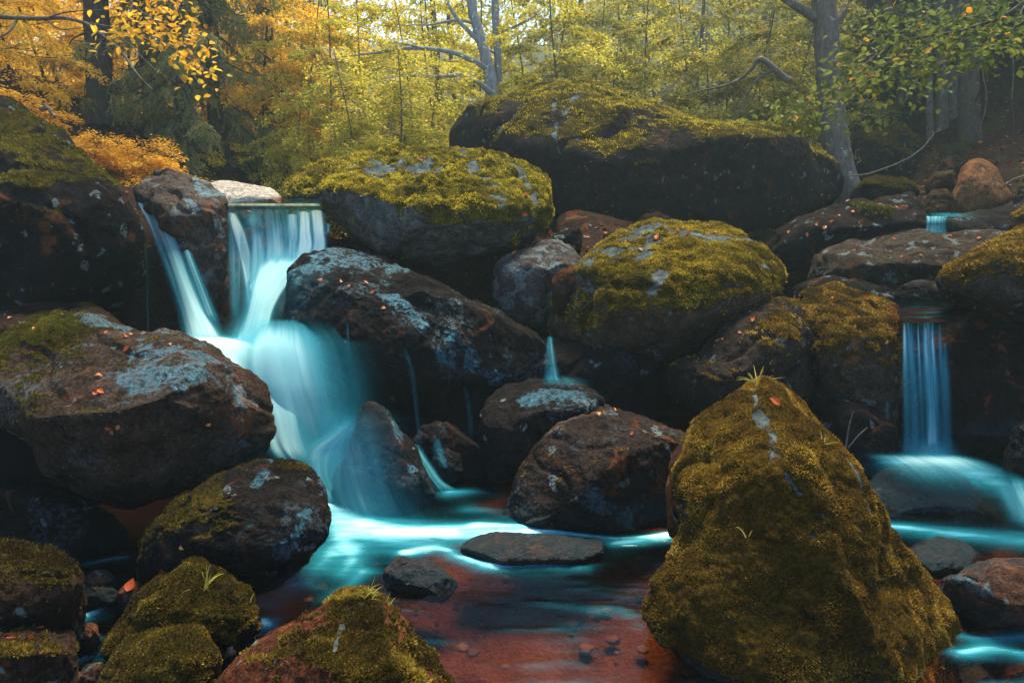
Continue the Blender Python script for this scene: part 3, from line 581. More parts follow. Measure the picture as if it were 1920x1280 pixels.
rock("S3", "boulder", "wet rusty boulder at the right edge low down", [(1745, 1110), (1760, 1085), (1830, 1062), (1870, 1042), (1930, 1050), (2020, 1080), (2020, 1180), (1920, 1185), (1800, 1185), (1755, 1150)], 3.65, 0.35, [(-1, 0), (0.2, 0), (1, 0.35)], 7, 48, 1.0, -0.7, 7, bare=[([(1800,1120),(1850,1110),(1880,1140)], 22), ([(1770,1095),(1810,1100)],8)], mat=rock_mat((0.04, 0.022, 0.015), 0.5, 0.1, 0.9, sheen=True))
rock("S4", "stone", "dark wet stone in the bottom right corner", [(1790, 1300), (1800, 1255), (1830, 1243), (1860, 1262), (1880, 1310), (1820, 1340)], 3.25, 0.15, lvl=6, seed=49, moss=-0.9, mat=m_wet, cat="stone")
rock("S5", "boulder", "dark wet block at the right edge where the side stream runs out", [(1880, 880), (1895, 800), (1940, 770), (2040, 780), (2040, 960), (1920, 960)], 5.0, 0.35, lvl=6, seed=50, moss=-1, mat=m_wetdark)
rock("S6", "stone", "rounded brown stone just cut by the bottom right corner of the view", [(1870, 1290), (1890, 1250), (1930, 1235), (1980, 1250), (1980, 1320), (1890, 1320)], 3.3, 0.15, lvl=6, seed=51, moss=-0.9, mat=m_rust, cat="stone")
rock("S7", "boulder", "dark rock in the gap between the slanting grey boulder and the right-hand waterfall", [(1540, 760), (1580, 745), (1640, 760), (1690, 800), (1700, 880), (1620, 900), (1540, 880)], 5.6, 0.3, lvl=6, seed=52, moss=-1, mat=m_dark)
rock("R1", "boulder", "big dim mossy hummock behind the big smooth trunk on the right slope", [(1570, 330), (1590, 265), (1630, 238), (1690, 232), (1720, 255), (1735, 300), (1730, 345), (1640, 360)], 12.6, 0.8, lvl=6, seed=81, moss=0.15, mat=m_dark, tufts=5000, blade=(0.03, 0.01), mkey="dim")
rock("R2", "boulder", "dark block between the giant boulder and the ledge with hanging moss", [(1420, 470), (1450, 430), (1500, 405), (1560, 400), (1580, 440), (1540, 500), (1440, 510)], 8.9, 0.4, lvl=6, seed=82, moss=-0.8, mat=m_dark)
rock("R3", "boulder", "low mossy root-like hump at the foot of the big smooth trunk", [(1590, 370), (1610, 340), (1650, 330), (1700, 338), (1725, 360), (1700, 385), (1620, 385)], 10.2, 0.4, lvl=6, seed=83, moss=0.1, mat=m_dark, tufts=3000, blade=(0.02, 0.008), mkey="dim")
rock("R4", "boulder", "dim stone behind the pointed brown boulder against the rough trunk", [(1755, 330), (1765, 300), (1790, 292), (1815, 305), (1810, 345), (1770, 350)], 10.9, 0.4, lvl=6, seed=84, moss=-0.3, mat=m_dark)
rock("R5", "boulder", "dark mossy boulder cut by the right edge above the flat wet slab", [(1890, 390), (1910, 350), (1960, 330), (2020, 340), (2040, 400), (1950, 410)], 9.4, 0.4, lvl=6, seed=85, moss=-0.1, mat=m_dark)
rock("R6", "boulder", "mossy boulder cut by the right edge between the flat slab and the overhang", [(1888, 432), (1900, 405), (1940, 385), (2000, 380), (2020, 440), (1940, 450)], 7.2, 0.35, lvl=6, seed=86, moss=0.1, mat=m_mossy, tufts=4000, blade=(0.018, 0.006))
rock("R7", "boulder", "black rock filling the gap under the long grey slab", [(1470, 540), (1560, 520), (1700, 530), (1760, 560), (1700, 620), (1500, 600)], 7.3, 0.5, lvl=6, seed=87, moss=-0.9, mat=m_dark)
# gap stones at lower left between the boulders
for i, (k, lab, ol, D, T, mm) in enumerate([
    ("G1", "small dark flat stone in the little left channel", [(155, 1090), (175, 1068), (205, 1072), (220, 1095), (200, 1110), (165, 1108)], 3.75, 0.1, m_rust),
    ("G2", "mossy stone at the water line beside the round capped boulder", [(150, 1120), (170, 1100), (215, 1105), (235, 1125), (200, 1140), (160, 1140)], 3.6, 0.1, m_mossy),
    ("G3", "reddish stone crowned by a curled orange leaf in the left channel", [(220, 1110), (235, 1092), (262, 1090), (275, 1108), (260, 1150), (225, 1150)], 3.55, 0.12, m_rust),
    ("G4", "rusty wet stone beside the blunt brown stone", [(150, 1195), (165, 1165), (180, 1170), (190, 1200), (175, 1225), (152, 1225)], 3.25, 0.1, m_rust),
    ("G5", "reddish flat stone between the two lowest left boulders", [(140, 1275), (160, 1245), (190, 1235), (200, 1262), (185, 1300), (145, 1310)], 3.0, 0.1, m_rust),
    ("G6", "pale wet stone in the foam between two mossy boulders at the bottom left", [(395, 1190), (415, 1180), (445, 1190), (440, 1225), (415, 1240), (400, 1220)], 3.05, 0.06, m_pale)]):
    rock(k, "stone", lab, ol, D, T, lvl=5, seed=60 + i, moss=-0.9 if mm is not m_mossy else -0.3, mat=mm, cat="stone")
# ------------------------------------------------------------------ pool
def strokes_density(X, Y, strokes):
    d = np.zeros_like(X)
    for pts, w, inten in strokes:
        q = PZ([a[0] for a in pts], [a[1] for a in pts], 0.0)[:, :2]
        q = smooth_path(q, 40); ws = np.interp(np.linspace(0, 1, 40), np.linspace(0, 1, len(w)), w); it = np.interp(np.linspace(0, 1, 40), np.linspace(0, 1, len(inten)), inten)
        best = np.zeros_like(X)
        for (a, b), wi, ii_ in zip(q, ws, it):
            r2 = ((X - a) ** 2 + ((Y - b) * 1.15) ** 2) / wi ** 2
            best = np.maximum(best, ii_ * np.exp(-(r2 * 1.5) ** 0.72))
        d = 1 - (1 - d) * (1 - np.clip(best, 0, 1))
    return d
px_ = np.linspace(-3.2, 5.2, 420); py_ = np.linspace(1.6, 6.2, 260)
X, Y = np.meshgrid(px_, py_)
STROKES = [
    # main white sheet from the foot of the fall out to the right
    ([(625, 945), (670, 985), (760, 1002), (860, 1002), (980, 995)], (.13, .24, .24, .17, .12), (1, 1, 1, 1, .85)),
    ([(640, 960), (640, 1010), (660, 1050), (640, 1080)], (.12, .15, .12, .09), (.95, .8, .6, .4)),
    ([(900, 990), (1040, 1000), (1150, 1012), (1250, 1010)], (.10, .07, .06, .05), (.9, .75, .7, .8)),
    ([(1150, 1022), (1200, 1015), (1250, 1005)], (.05, .06, .06), (.5, .8, .8)),
    ([(760, 1040), (820, 1030), (860, 1045), (920, 1062), (1000, 1060), (1100, 1066)], (.06, .06, .06, .07, .07, .06), (.9, .9, .85, .8, .6, .3)),
    ([(620, 1040), (580, 1080), (540, 1110), (510, 1130)], (.12, .13, .12, .1), (.55, .38, .3, .18)),
    ([(680, 1075), (640, 1110), (600, 1125)], (.08, .08, .08), (.55, .38, .25)),
    ([(560, 1040), (520, 1090), (490, 1130)], (.14, .12, .1), (.4, .35, .2)),
    ([(840, 925), (900, 925), (980, 940)], (.10, .08, .08), (.6, .35, .15)),
    ([(880, 955), (960, 968)], (.14, .12), (.35, .25)),
    # swirl at the left foot of the towering boulder
    ([(1110, 1150), (1160, 1140), (1205, 1180)], (.05, .06, .05), (.06, .12, .12)),
    # right-hand stream
    ([(1600, 850), (1700, 872), (1800, 880), (1900, 920)], (.3, .3, .3, .35), (.5, .6, .6, .6)),
    ([(1640, 985), (1760, 1000), (1860, 1010), (1960, 1020)], (.12, .15, .16, .2), (.5, .55, .55, .5)),
    ([(1790, 1190), (1850, 1200), (1960, 1190)], (.05, .06, .06), (.5, .65, .55)),
    ([(1800, 1228), (1860, 1220), (1960, 1240)], (.06, .06, .06), (.5, .6, .55)),
    # slivers between the stones at the lower left
    ([(150, 1160), (180, 1150), (200, 1140)], (.05, .06, .04), (.8, 1, .7)),
    ([(160, 1058), (200, 1050), (235, 1045)], (.03, .03, .03), (.5, .6, .6)),
    ([(165, 1105), (195, 1100)], (.025, .025), (.6, .6)),
    ([(155, 1240), (170, 1230)], (.03, .03), (.5, .5)),
    ([(410, 1180), (430, 1205), (445, 1225), (425, 1245)], (.05, .06, .05, .05), (.8, 1, 1, .9)),
    ([(490, 1170), (500, 1175)], (.05, .05), (.8, .8)),
]
dens = strokes_density(X, Y, STROKES)
fl = np.stack([X.ravel() * 1.0, Y.ravel() * 4.5, np.zeros(X.size)], 1)
st = fbm(fl + 3.0, 4).reshape(X.shape)
st2 = fbm(np.stack([X.ravel() * 2.2, Y.ravel() * 12, np.ones(X.size)], 1), 3).reshape(X.shape)
dens = np.clip(dens * (1 + 0.30 * st + 0.12 * st2), 0, 1) + 0.03 * np.clip(st + .1, 0, 1) + 0.30 * np.clip(st2 * .8 + st * .5, 0, 1) * sstep(3.9, 3.0, Y)  # last term paints bluish reflection streaks into the near water's foam
Z = 0.003 * st + 0.02 * dens + 0.0018 * fbm(np.stack([X.ravel() * 3, Y.ravel() * 7, np.zeros(X.size)], 1), 3).reshape(X.shape)
nx, ny = len(px_), len(py_)
ii = (np.arange(ny - 1)[:, None] * nx + np.arange(nx - 1)[None]).ravel()
pf = np.stack([ii, ii + 1, ii + nx + 1, ii + nx], 1)
t = NT("stream_water"); p = t.pos()
d = t.attr("dens")
rn = t.noise(t.scaled(p, (2.2, 11, 1)), 1.0, 3, 0.55, 0.5)
nrm = t.bump(rn, 0.25, 0.012)
gl = t.n("ShaderNodeBsdfGlossy"); gl.inputs["Color"].default_value = (0.30, 0.62, 0.80, 1); gl.inputs["Roughness"].default_value = 0.13; t.l(nrm, gl.inputs["Normal"])
tr = t.n("ShaderNodeBsdfTransparent"); tr.inputs[0].default_value = (0.85, 0.62, 0.5, 1)
fr = t.n("ShaderNodeFresnel"); fr.inputs[0].default_value = 1.33; t.l(nrm, fr.inputs["Normal"])
ms = t.n("ShaderNodeMixShader"); t.l(t.math('MULTIPLY', fr.outputs[0], 0.5, True), ms.inputs[0]); t.l(tr.outputs[0], ms.inputs[1]); t.l(gl.outputs[0], ms.inputs[2])
a = t.step(t.math('MULTIPLY', d, t.math('ADD', 0.45, t.math('MULTIPLY', rn, 0.95))), 0.0, 1.08)
fc = t.ramp(a, [(0.0, (0.010, 0.25, 0.34)), (0.45, (0.025, 0.26, 0.35)), (0.8, (0.19, 0.56, 0.66)), (1.0, (0.45, 0.84, 0.88))])
fd = t.n("ShaderNodeBsdfDiffuse"); t.l(fc, fd.inputs[0])
m2 = t.n("ShaderNodeMixShader"); t.l(a, m2.inputs[0]); t.l(ms.outputs[0], m2.inputs[1]); t.l(fd.outputs[0], m2.inputs[2])
t.l(m2.outputs[0], t.out.inputs[0])
M_POOL = t.m
pool = link("water", mesh_np("water", np.stack([X.ravel(), Y.ravel(), Z.ravel()], 1), pf, {"dens": dens.ravel()}), M_POOL); pool["kind"] = "structure"

# ------------------------------------------------------------------ falling water
m_fall = water_mat("falling_water", (26, 0.9))
m_silk = water_mat("silky_water", (16, 0.6), gain=1.3, lo=0.12, hi=0.80)
m_veil = water_mat("water_veil", (30, 0.8), gain=0.9, lo=0.36, hi=0.70)
m_lip = water_mat("lip_strands", (15, 0.45), gain=1.25, lo=0.40, hi=0.60)
def sheet(rows, nu=48, nv=90, bulge=0.05, edge=(0.18, 0.18), ends=(0.03, 0.12), dens=1.0, prof=None, seed=0, wob=0.01):
    "rows (x left, x right, y, depth[, strength]) down the fall -> arrays"
    r = np.array([list(a) + [1.0] * (5 - len(a)) for a in rows], float)
    s = smooth_path(r, nv)
    u = np.linspace(0, 1, nu)
    U, V = np.meshgrid(u, np.linspace(0, 1, nv))
    xl, xr, y, dp, stg = [s[:, k][:, None] for k in range(5)]
    PX = xl + (xr - xl) * U
    PY = y + 0 * U
    DP = dp - bulge * (1 - (2 * U - 1) ** 2)
    v = P(PX, PY, DP).reshape(-1, 3)
    v = v + np.array([0, -1, 0]) * (wob * noise(np.stack([U.ravel() * 9 + seed, V.ravel() * 1.3, np.full(U.size, seed * 1.7)], 1)))[:, None]
    e = sstep(0, edge[0], U) if edge[0] > 0 else np.ones_like(U)
    if edge[1] > 0: e = e * sstep(0, edge[1], 1 - U)
    if ends[0] > 0: e = e * sstep(0, ends[0], V)
    if ends[1] > 0: e = e * sstep(0, ends[1], 1 - V)
    D = e * stg * dens
    if prof is not None: D = D * prof(U, V)
    i = (np.arange(nv - 1)[:, None] * nu + np.arange(nu - 1)[None]).ravel()
    f = np.stack([i, i + 1, i + nu + 1, i + nu], 1)
    return v, f, np.clip(D, 0, 1).ravel(), np.stack([U.ravel(), V.ravel()], 1)
def fall(name, parent, mat, *a, uvs=(1, 1), **k):
    v, f, D, uv = sheet(*a, **k)
    v = v - np.array(parent.location)
    return link(name, mesh_np(name, v, f, {"dens": D}, uv * np.array(uvs) + k.get("seed", 0) * 3.3), mat, parent)

# the main fall: chute, curtain, column, fan over the hidden rock
mf = empty("waterfall", P(600, 900, 4.8), "main silky turquoise waterfall pouring over a wide lip between the boulders", "waterfall")
fall("chute", mf, m_silk, [(246, 300, 374, 7.2, .75), (262, 322, 400, 7.05, .8), (286, 343, 450, 6.8, .72), (306, 366, 510, 6.6, .72), (322, 395, 570, 6.4, .8), (330, 430, 625, 6.2, .95), (330, 470, 670, 6.0, .9)], dens=1.0, edge=(.35, .4), seed=1, ends=(.02, .1), bulge=.1, uvs=(.45, 1))
fall("chute_strand", mf, m_fall, [(250, 274, 378, 7.1, 1), (272, 296, 420, 6.9, .8), (300, 330, 500, 6.6, .4), (330, 370, 600, 6.3, .2)], dens=0.9, edge=(.45, .5), seed=2, uvs=(.2, 1))
fall("chute_strand", mf, m_fall, [(310, 326, 398, 6.98, .3), (330, 348, 440, 6.8, .8), (352, 385, 520, 6.5, .6), (385, 430, 620, 6.2, .7)], dens=1.0, edge=(.45, .5), seed=3, uvs=(.2, 1))
fall("lip_glint", mf, m_silk, [(418, 604, 381, 7.25, .9), (420, 604, 385, 7.14, .9), (421, 605, 391, 7.1, .2)], dens=.8, edge=(.03, .03), seed=4, ends=(.1, .5), bulge=.1, nv=12)  # thin pale strip painting the glint along the lip
fall("curtain", mf, m_lip, [(421, 604, 387, 7.16, .42), (422, 606, 405, 7.08, .5), (425, 611, 440, 6.98, .6), (427, 612, 475, 6.9, .72), (428, 600, 510, 6.8, .7), (432, 560, 560, 6.6, .4), (430, 520, 610, 6.3, .3)], dens=0.9, edge=(.06, .08), seed=4, ends=(.01, .2), bulge=.12)
for q, (rows, dn) in enumerate([
    ([(424, 440, 394, 7.12, .8), (432, 458, 430, 7.0, 1), (446, 474, 480, 6.88, 1), (458, 492, 540, 6.65, 1), (462, 505, 600, 6.4, 1)], .95),
    ([(424, 436, 394, 7.1, .6), (425, 440, 450, 6.98, .5), (428, 446, 540, 6.7, .4), (432, 450, 610, 6.4, .3)], .7),
    ([(455, 492, 399, 7.06, .5), (458, 490, 415, 7.02, .7), (462, 486, 432, 6.98, .25)], .8),
    ([(474, 492, 430, 6.96, .3), (472, 494, 460, 6.9, 1), (468, 496, 510, 6.76, 1), (462, 500, 570, 6.5, 1)], .95),
    ([(508, 530, 412, 7.0, .5), (502, 530, 450, 6.94, .8), (497, 530, 500, 6.8, .9), (482, 522, 560, 6.55, 1)], .8),
    ([(536, 560, 398, 7.05, .8), (534, 562, 430, 6.96, .9), (528, 562, 470, 6.88, .9), (505, 550, 520, 6.72, 1)], .85),
    ([(558, 582, 393, 7.08, .9), (558, 584, 430, 6.96, .9), (550, 588, 470, 6.86, 1), (520, 570, 515, 6.72, 1)], .85),
    ([(580, 606, 390, 7.1, 1), (582, 611, 430, 6.95, .9), (578, 613, 472, 6.85, .9), (545, 590, 505, 6.74, .8)], .9),
    ([(611, 620, 418, 6.95, .5), (611, 619, 432, 6.92, .6), (611, 617, 442, 6.9, .2)], .7)]):
    fall("curtain_strand", mf, m_lip if q > 4 else m_silk, [(a - .28 * (b - a), b + .28 * (b - a), y, d - .02, g) for a, b, y, d, g in rows], dens=min(1.15, dn * 1.3), edge=(.45, .45), seed=50 + q, uvs=(.22, 1), nu=24, ends=(.06, .18), bulge=.03)
fall("column", mf, m_silk, [(445, 625, 455, 6.86, .0), (450, 618, 478, 6.80, .45), (455, 585, 505, 6.70, .95), (456, 545, 540, 6.55, 1.1), (452, 518, 585, 6.35, 1.15), (436, 514, 625, 6.15, 1.15), (400, 530, 660, 5.95, 1.1), (400, 600, 705, 5.7, .8)], dens=1.1, edge=(.40, .25), seed=7, ends=(.12, .2), bulge=.1)
fall("column_mist", mf, m_silk, [(425, 560, 520, 6.5, .25), (425, 530, 580, 6.3, .45), (390, 540, 640, 6.0, .8), (370, 600, 700, 5.65, .8)], dens=.75, edge=(.4, .3), seed=8, ends=(.3, .25))
def ufan(U, V): return np.clip(0.86 - 0.42 * sstep(.2, 1, U) - 0.25 * sstep(.35, .8, V) + .0 * U, 0.0, 1.1)
fall("fan", mf, m_silk, [(470, 600, 594, 5.95, .0), (450, 645, 612, 5.80, .6), (425, 678, 655, 5.60, .95), (420, 706, 715, 5.45, .95), (440, 730, 780, 5.34, .9), (460, 750, 840, 5.22, .85), (500, 765, 900, 5.05, .85), (560, 780, 958, 4.85, .9)], dens=1.15, edge=(.30, .5), prof=ufan, seed=9, ends=(.08, .06), bulge=.26, nu=72)
fall("fan_mist", mf, m_silk, [(430, 650, 585, 5.75, .1), (430, 710, 640, 5.42, .5), (440, 740, 720, 5.22, .5), (470, 750, 820, 5.06, .45), (550, 780, 945, 4.76, .5)], dens=.75, edge=(.4, .55), seed=10, ends=(.25, .1), bulge=.2)
fall("spill", mf, m_silk, [(300, 460, 622, 5.95, .6), (360, 560, 655, 5.62, 1.1), (430, 590, 710, 5.35, 1.1), (465, 600, 770, 5.16, .9), (485, 620, 840, 5.0, .7), (540, 660, 900, 4.85, .5)], dens=1.1, edge=(.25, .55), seed=11, ends=(.1, .2), bulge=.05)
fall("ribbon", mf, m_silk, [(655, 690, 770, 4.98, .3), (600, 680, 810, 4.9, .8), (545, 660, 850, 4.85, .9), (560, 650, 900, 4.78, .8), (600, 680, 955, 4.7, .9)], dens=.75, edge=(.4, .4), seed=12, ends=(.2, .1))
fall("spray", mf, m_silk, [(560, 745, 745, 4.62, .1), (560, 770, 790, 4.52, .5), (565, 790, 850, 4.47, .75), (575, 810, 910, 4.43, .8), (585, 840, 960, 4.40, .75), (600, 880, 1000, 4.37, .2)], dens=.72, edge=(.35, .65), seed=13, ends=(.25, .22))
fall("rock_film", mf, m_veil, [(590, 660, 478, 5.75, .5), (525, 650, 520, 5.35, .6), (510, 650, 570, 5.2, .4), (512, 650, 620, 5.12, .4)], dens=.35, edge=(.15, .8), seed=14, ends=(.2, .3), bulge=.12)
# lip of the stream behind the curtain
lip = PZ([405, 612, 640, 400], [383.5, 380.5, 372, 372], 1.925)
xs = np.linspace(-3.25, -1.75, 40); ys = np.linspace(6.95, 10.5, 60); LX, LY = np.meshgrid(xs, ys)
lz = 1.925 + 0.012 * noise(np.stack([LX.ravel() * 3, LY.ravel() * 1.5, LX.ravel() * 0], 1)).reshape(LX.shape) - 0.05 * sstep(7.2, 6.95, LY)
i = (np.arange(59)[:, None] * 40 + np.arange(39)[None]).ravel()
us = link("water", mesh_np("water", np.stack([LX.ravel(), LY.ravel(), lz.ravel()], 1), np.stack([i, i + 1, i + 41, i + 40], 1), {"dens": (0.35 * sstep(.2, .7, noise(np.stack([LX.ravel() * 6, LY.ravel() * 2, LX.ravel() * 0 + 4], 1)))).ravel()}), M_POOL)
us["kind"] = "structure"
# right-hand fall
rf = empty("waterfall", P(1740, 860, 5.4), "thin pale waterfall dropping in front of the black hollow on the right", "waterfall")
fall("curtain", rf, m_lip, [(1688, 1768, 592, 5.78, .7), (1692, 1772, 610, 5.66, .9), (1694, 1775, 660, 5.6, .75), (1697, 1778, 740, 5.55, .62), (1699, 1782, 810, 5.5, .6), (1692, 1790, 868, 5.45, .75)], dens=.34, edge=(.15, .2), seed=21, ends=(.02, .08), uvs=(.55, .8))
fall("strand", rf, m_fall, [(1690, 1712, 594, 5.72, .8), (1697, 1720, 660, 5.58, .8), (1701, 1728, 760, 5.5, .5), (1702, 1735, 862, 5.42, .6)], dens=.85, edge=(.45, .5), seed=22, uvs=(.25, 1))
fall("strand", rf, m_fall, [(1728, 1752, 594, 5.72, .9), (1728, 1756, 660, 5.58, .6), (1730, 1764, 760, 5.5, .7), (1726, 1772, 862, 5.42, 1)], dens=.85, edge=(.45, .5), seed=23, uvs=(.25, 1))
fall("strand", rf, m_fall, [(1756, 1784, 640, 5.72, .5), (1758, 1784, 700, 5.6, .5), (1758, 1786, 800, 5.5, .4), (1750, 1795, 866, 5.42, .6)], dens=.65, edge=(.45, .5), seed=24, uvs=(.25, 1))
for q, (x0, x1, y0, w0, dn) in enumerate([(1696, 1702, 593, 9, .8), (1709, 1716, 598, 7, .6), (1722, 1730, 594, 6, .7), (1735, 1746, 592, 10, .9), (1748, 1758, 597, 7, .8), (1762, 1772, 603, 7, .6), (1772, 1780, 640, 6, .5)]):
    fall("strand", rf, m_silk, [(x0 - w0 * .5, x0 + w0 * .5, y0, 5.74, .9), (x0 - w0 * .7, x0 + w0 * .8, y0 + 40, 5.6, 1), (x0 - w0, x1 + w0, 720, 5.5, .6), (x1 - w0 * 1.5, x1 + w0 * 1.5, 800, 5.46, .45), (x1 - w0 * 2.2, x1 + w0 * 2.2, 868, 5.4, .7)], dens=dn, edge=(.45, .45), seed=70 + q, uvs=(.12, 1), nu=14, ends=(.03, .1), bulge=.02)
fall("splash", rf, m_silk, [(1690, 1800, 815, 5.30, .1), (1680, 1815, 845, 5.26, .6), (1660, 1840, 872, 5.2, .7), (1640, 1870, 895, 5.1, .1)], dens=.8, edge=(.45, .45), seed=25, ends=(.2, .25), uvs=(.6, .4))
fall("rock_film", rf, m_silk, [(1600, 1790, 846, 5.3, .2), (1618, 1850, 860, 5.05, 1.0), (1640, 1900, 880, 4.78, .75), (1665, 1940, 908, 4.56, .22), (1700, 1960, 940, 4.46, .05)], dens=.7, edge=(.3, .25), seed=26, ends=(.2, .2), uvs=(.8, .4), bulge=.2)
fall("rock_film", rf, m_fall, [(1830, 1990, 880, 4.85, .4), (1850, 2000, 920, 4.6, .8), (1870, 2010, 960, 4.45, .8), (1880, 2020, 1000, 4.35, .5)], dens=.7, edge=(.3, .1), seed=27, ends=(.25, .25), uvs=(.4, .5))
v = PZ([1675, 1780, 1800, 1660], [594, 592, 566, 568], 1.10)
lx = np.linspace(0, 1, 24); A, B = np.meshgrid(lx, lx)
vv = (v[0][None, None] * ((1 - A) * (1 - B))[..., None] + v[1] * (A * (1 - B))[..., None] + v[2] * (A * B)[..., None] + v[3] * ((1 - A) * B)[..., None]).reshape(-1, 3)
i = (np.arange(23)[:, None] * 24 + np.arange(23)[None]).ravel()
us = link("water", mesh_np("water", vv, np.stack([i, i + 1, i + 25, i + 24], 1), {"dens": 0.25 * sstep(.1, .6, noise(vv * np.array([3, 14, 1])))}), M_POOL); us["kind"] = "structure"
bed2 = link("ground", mesh_np("ground", vv * np.array([1.03, 1, 1]) - np.array([0, 0, .05]), np.stack([i, i + 1, i + 25, i + 24], 1)), rock_mat(DARK, 0.25, 0.1, 0.3)); bed2["kind"] = "structure"
# small falls and trickles
sf = empty("waterfall", P(1035, 715, 5.2), "tiny bright waterfall between the long wet boulder and the egg-shaped boulder", "waterfall")
fall("curtain", sf, m_lip, [(1026, 1036, 630, 5.72, .8), (1021, 1041, 655, 5.6, .8), (1018, 1048, 690, 5.5, .7), (1016, 1056, 718, 5.42, .9)], dens=.62, edge=(.35, .35), seed=31, uvs=(.3, .8), nv=40, nu=24)
fall("splash", sf, m_veil, [(1010, 1080, 700, 5.3, .2), (1005, 1110, 714, 5.15, .7), (1000, 1130, 726, 5.0, .2)], dens=.6, edge=(.4, .5), seed=32, ends=(.3, .3), uvs=(.4, .3), nv=30)
uf = empty("waterfall", P(1755, 437, 8.2), "small distant waterfall spilling off the flat slab near the upper right edge", "waterfall")
fall("curtain", uf, m_lip, [(1734, 1780, 405, 8.35, .7), (1735, 1778, 412, 8.1, .6), (1734, 1778, 425, 8.05, .5), (1733, 1780, 440, 8.0, .5)], dens=.85, edge=(.1, .15), seed=33, uvs=(.5, .5), nv=30, nu=30)
fall("slab_film", uf, m_veil, [(1740, 1830, 398, 8.9, .5), (1736, 1850, 403, 8.5, 1), (1740, 1880, 408, 8.0, .5)], dens=.55, edge=(.2, .6), seed=34, uvs=(.5, .3), nv=20, nu=30)
ss = empty("waterfall", P(800, 900, 4.8), "little side stream sliding down beside the dark rock in the central hollow", "waterfall")
fall("curtain", ss, m_fall, [(766, 786, 828, 5.12, .3), (770, 800, 850, 5.02, .9), (784, 822, 880, 4.92, .9), (803, 842, 905, 4.82, .8), (810, 900, 930, 4.7, .5)], dens=.6, edge=(.4, .4), seed=35, ends=(.1, .2), uvs=(.3, .7), nv=40, nu=24)
fall("strand", ss, m_fall, [(812, 826, 822, 5.0, .5), (806, 838, 848, 4.95, .6), (825, 845, 880, 4.9, .5)], dens=.5, edge=(.4, .4), seed=36, uvs=(.2, .5), nv=30, nu=16)
for q, (lab, rows, dn) in enumerate([
    ("thin thread of water falling down the left black wall beside the chute", [(272, 277, 460, 6.3), (274, 278, 540, 6.25), (277, 281, 640, 6.1)], .3),
    ("long faint curved trickle in the middle of the central hollow", [(752, 760, 645, 5.25), (768, 778, 700, 5.15), (778, 788, 790, 5.1), (783, 795, 850, 5.05)], .24),
    ("faint short trickle right of the curved one in the central hollow", [(866, 876, 720, 5.3), (874, 886, 770, 5.25), (878, 892, 830, 5.2)], .14),
    ("fine double thread of water left of the thin right-hand waterfall", [(1658, 1668, 740, 5.5), (1658, 1669, 800, 5.45), (1658, 1670, 852, 5.4)], .22),
    ("hairline trickle down the front of the long wet boulder near the fan", [(648, 653, 600, 5.15), (650, 656, 640, 5.1), (651, 658, 690, 5.05)], .3)]):
    v, f, D, uv = sheet(rows, nu=8, nv=40, edge=(.4, .4), ends=(.15, .2), dens=dn, seed=40 + q, bulge=.0, wob=.0)
    tag(link("trickle", mesh_np("trickle", v, f, {"dens": D}, uv * np.array([.1, 1]) + q), m_fall), lab, "trickle")
# ------------------------------------------------------------------ trees
YEL = [(0, (0.50, 0.26, 0.012)), (0.4, (0.88, 0.58, 0.04)), (0.9, (0.95, 0.78, 0.16)), (1, (0.85, 0.30, 0.02))]
ORG = [(0, (0.42, 0.17, 0.012)), (0.45, (0.78, 0.43, 0.025)), (1, (0.9, 0.64, 0.06))]
YGR = [(0, (0.12, 0.14, 0.018)), (0.5, (0.56, 0.51, 0.04)), (0.9, (0.86, 0.70, 0.09)), (1, (0.85, 0.40, 0.03))]
GRN = [(0, (0.05, 0.08, 0.016)), (0.6, (0.14, 0.17, 0.03)), (0.9, (0.28, 0.26, 0.04)), (1, (0.62, 0.26, 0.02))]
NDL = [(0, (0.12, 0.13, 0.05)), (0.6, (0.30, 0.30, 0.10)), (1, (0.5, 0.46, 0.14))]
OLV = [(0, (0.06, 0.08, 0.015)), (0.5, (0.27, 0.265, 0.03)), (0.9, (0.55, 0.43, 0.05)), (1, (0.85, 0.40, 0.03))]
m_yel = leaf_mat("yellow_leaves", YEL, 0.62); m_org = leaf_mat("orange_leaves", ORG, 0.5)
m_ygr = leaf_mat("yellow_green_leaves", YGR, 0.6); m_olv = leaf_mat("olive_leaves", OLV, 0.55); m_grn = leaf_mat("green_leaves", GRN, 0.5, 0.65); m_ndl = leaf_mat("needles", NDL, 0.4, 0.7)
m_beech = bark_mat("beech_bark", (0.05, 0.042, 0.033), (0.15, 0.125, 0.098), 0.3)
m_pbark = bark_mat("pale_bark", (0.13, 0.14, 0.14), (0.30, 0.33, 0.33), 0.1)
m_bark = bark_mat("dark_bark", (0.018, 0.014, 0.011), (0.075, 0.058, 0.044), 0.35)
m_twig = bark_mat("twig_bark", (0.05, 0.042, 0.036), (0.15, 0.125, 0.105), 0.1)

def leaves_at(pt, dirs, nrm, size, rs, spread=0.25):
    "broad leaves: two folded quads each, from point along dirs, lying across nrm"
    n = len(pt)
    nn = nrm + rs.normal(size=(n, 3)) * spread
    d = dirs + rs.normal(size=(n, 3)) * 0.35; d /= np.linalg.norm(d, axis=1)[:, None] + 1e-9
    s = np.cross(nn, d); s /= np.linalg.norm(s, axis=1)[:, None] + 1e-9
    u = np.cross(d, s)
    L = size * rs.uniform(0.65, 1.25, n); W = L * rs.uniform(0.30, 0.40, n)
    e = lambda a, b, c: pt + d * (L * a)[:, None] + s * (W * b)[:, None] + u * (L * c)[:, None]
    v = np.stack([e(0, 0, 0), e(.30, .9, .07), e(.68, .75, .05), e(1, 0, -.10), e(.68, -.75, .05), e(.30, -.9, .07)], 1).reshape(-1, 3)
    i = np.arange(n)[:, None] * 6
    f = np.concatenate([i + np.array([[0, 1, 2, 3]]), i + np.array([[0, 3, 4, 5]])])
    return v, f, 6
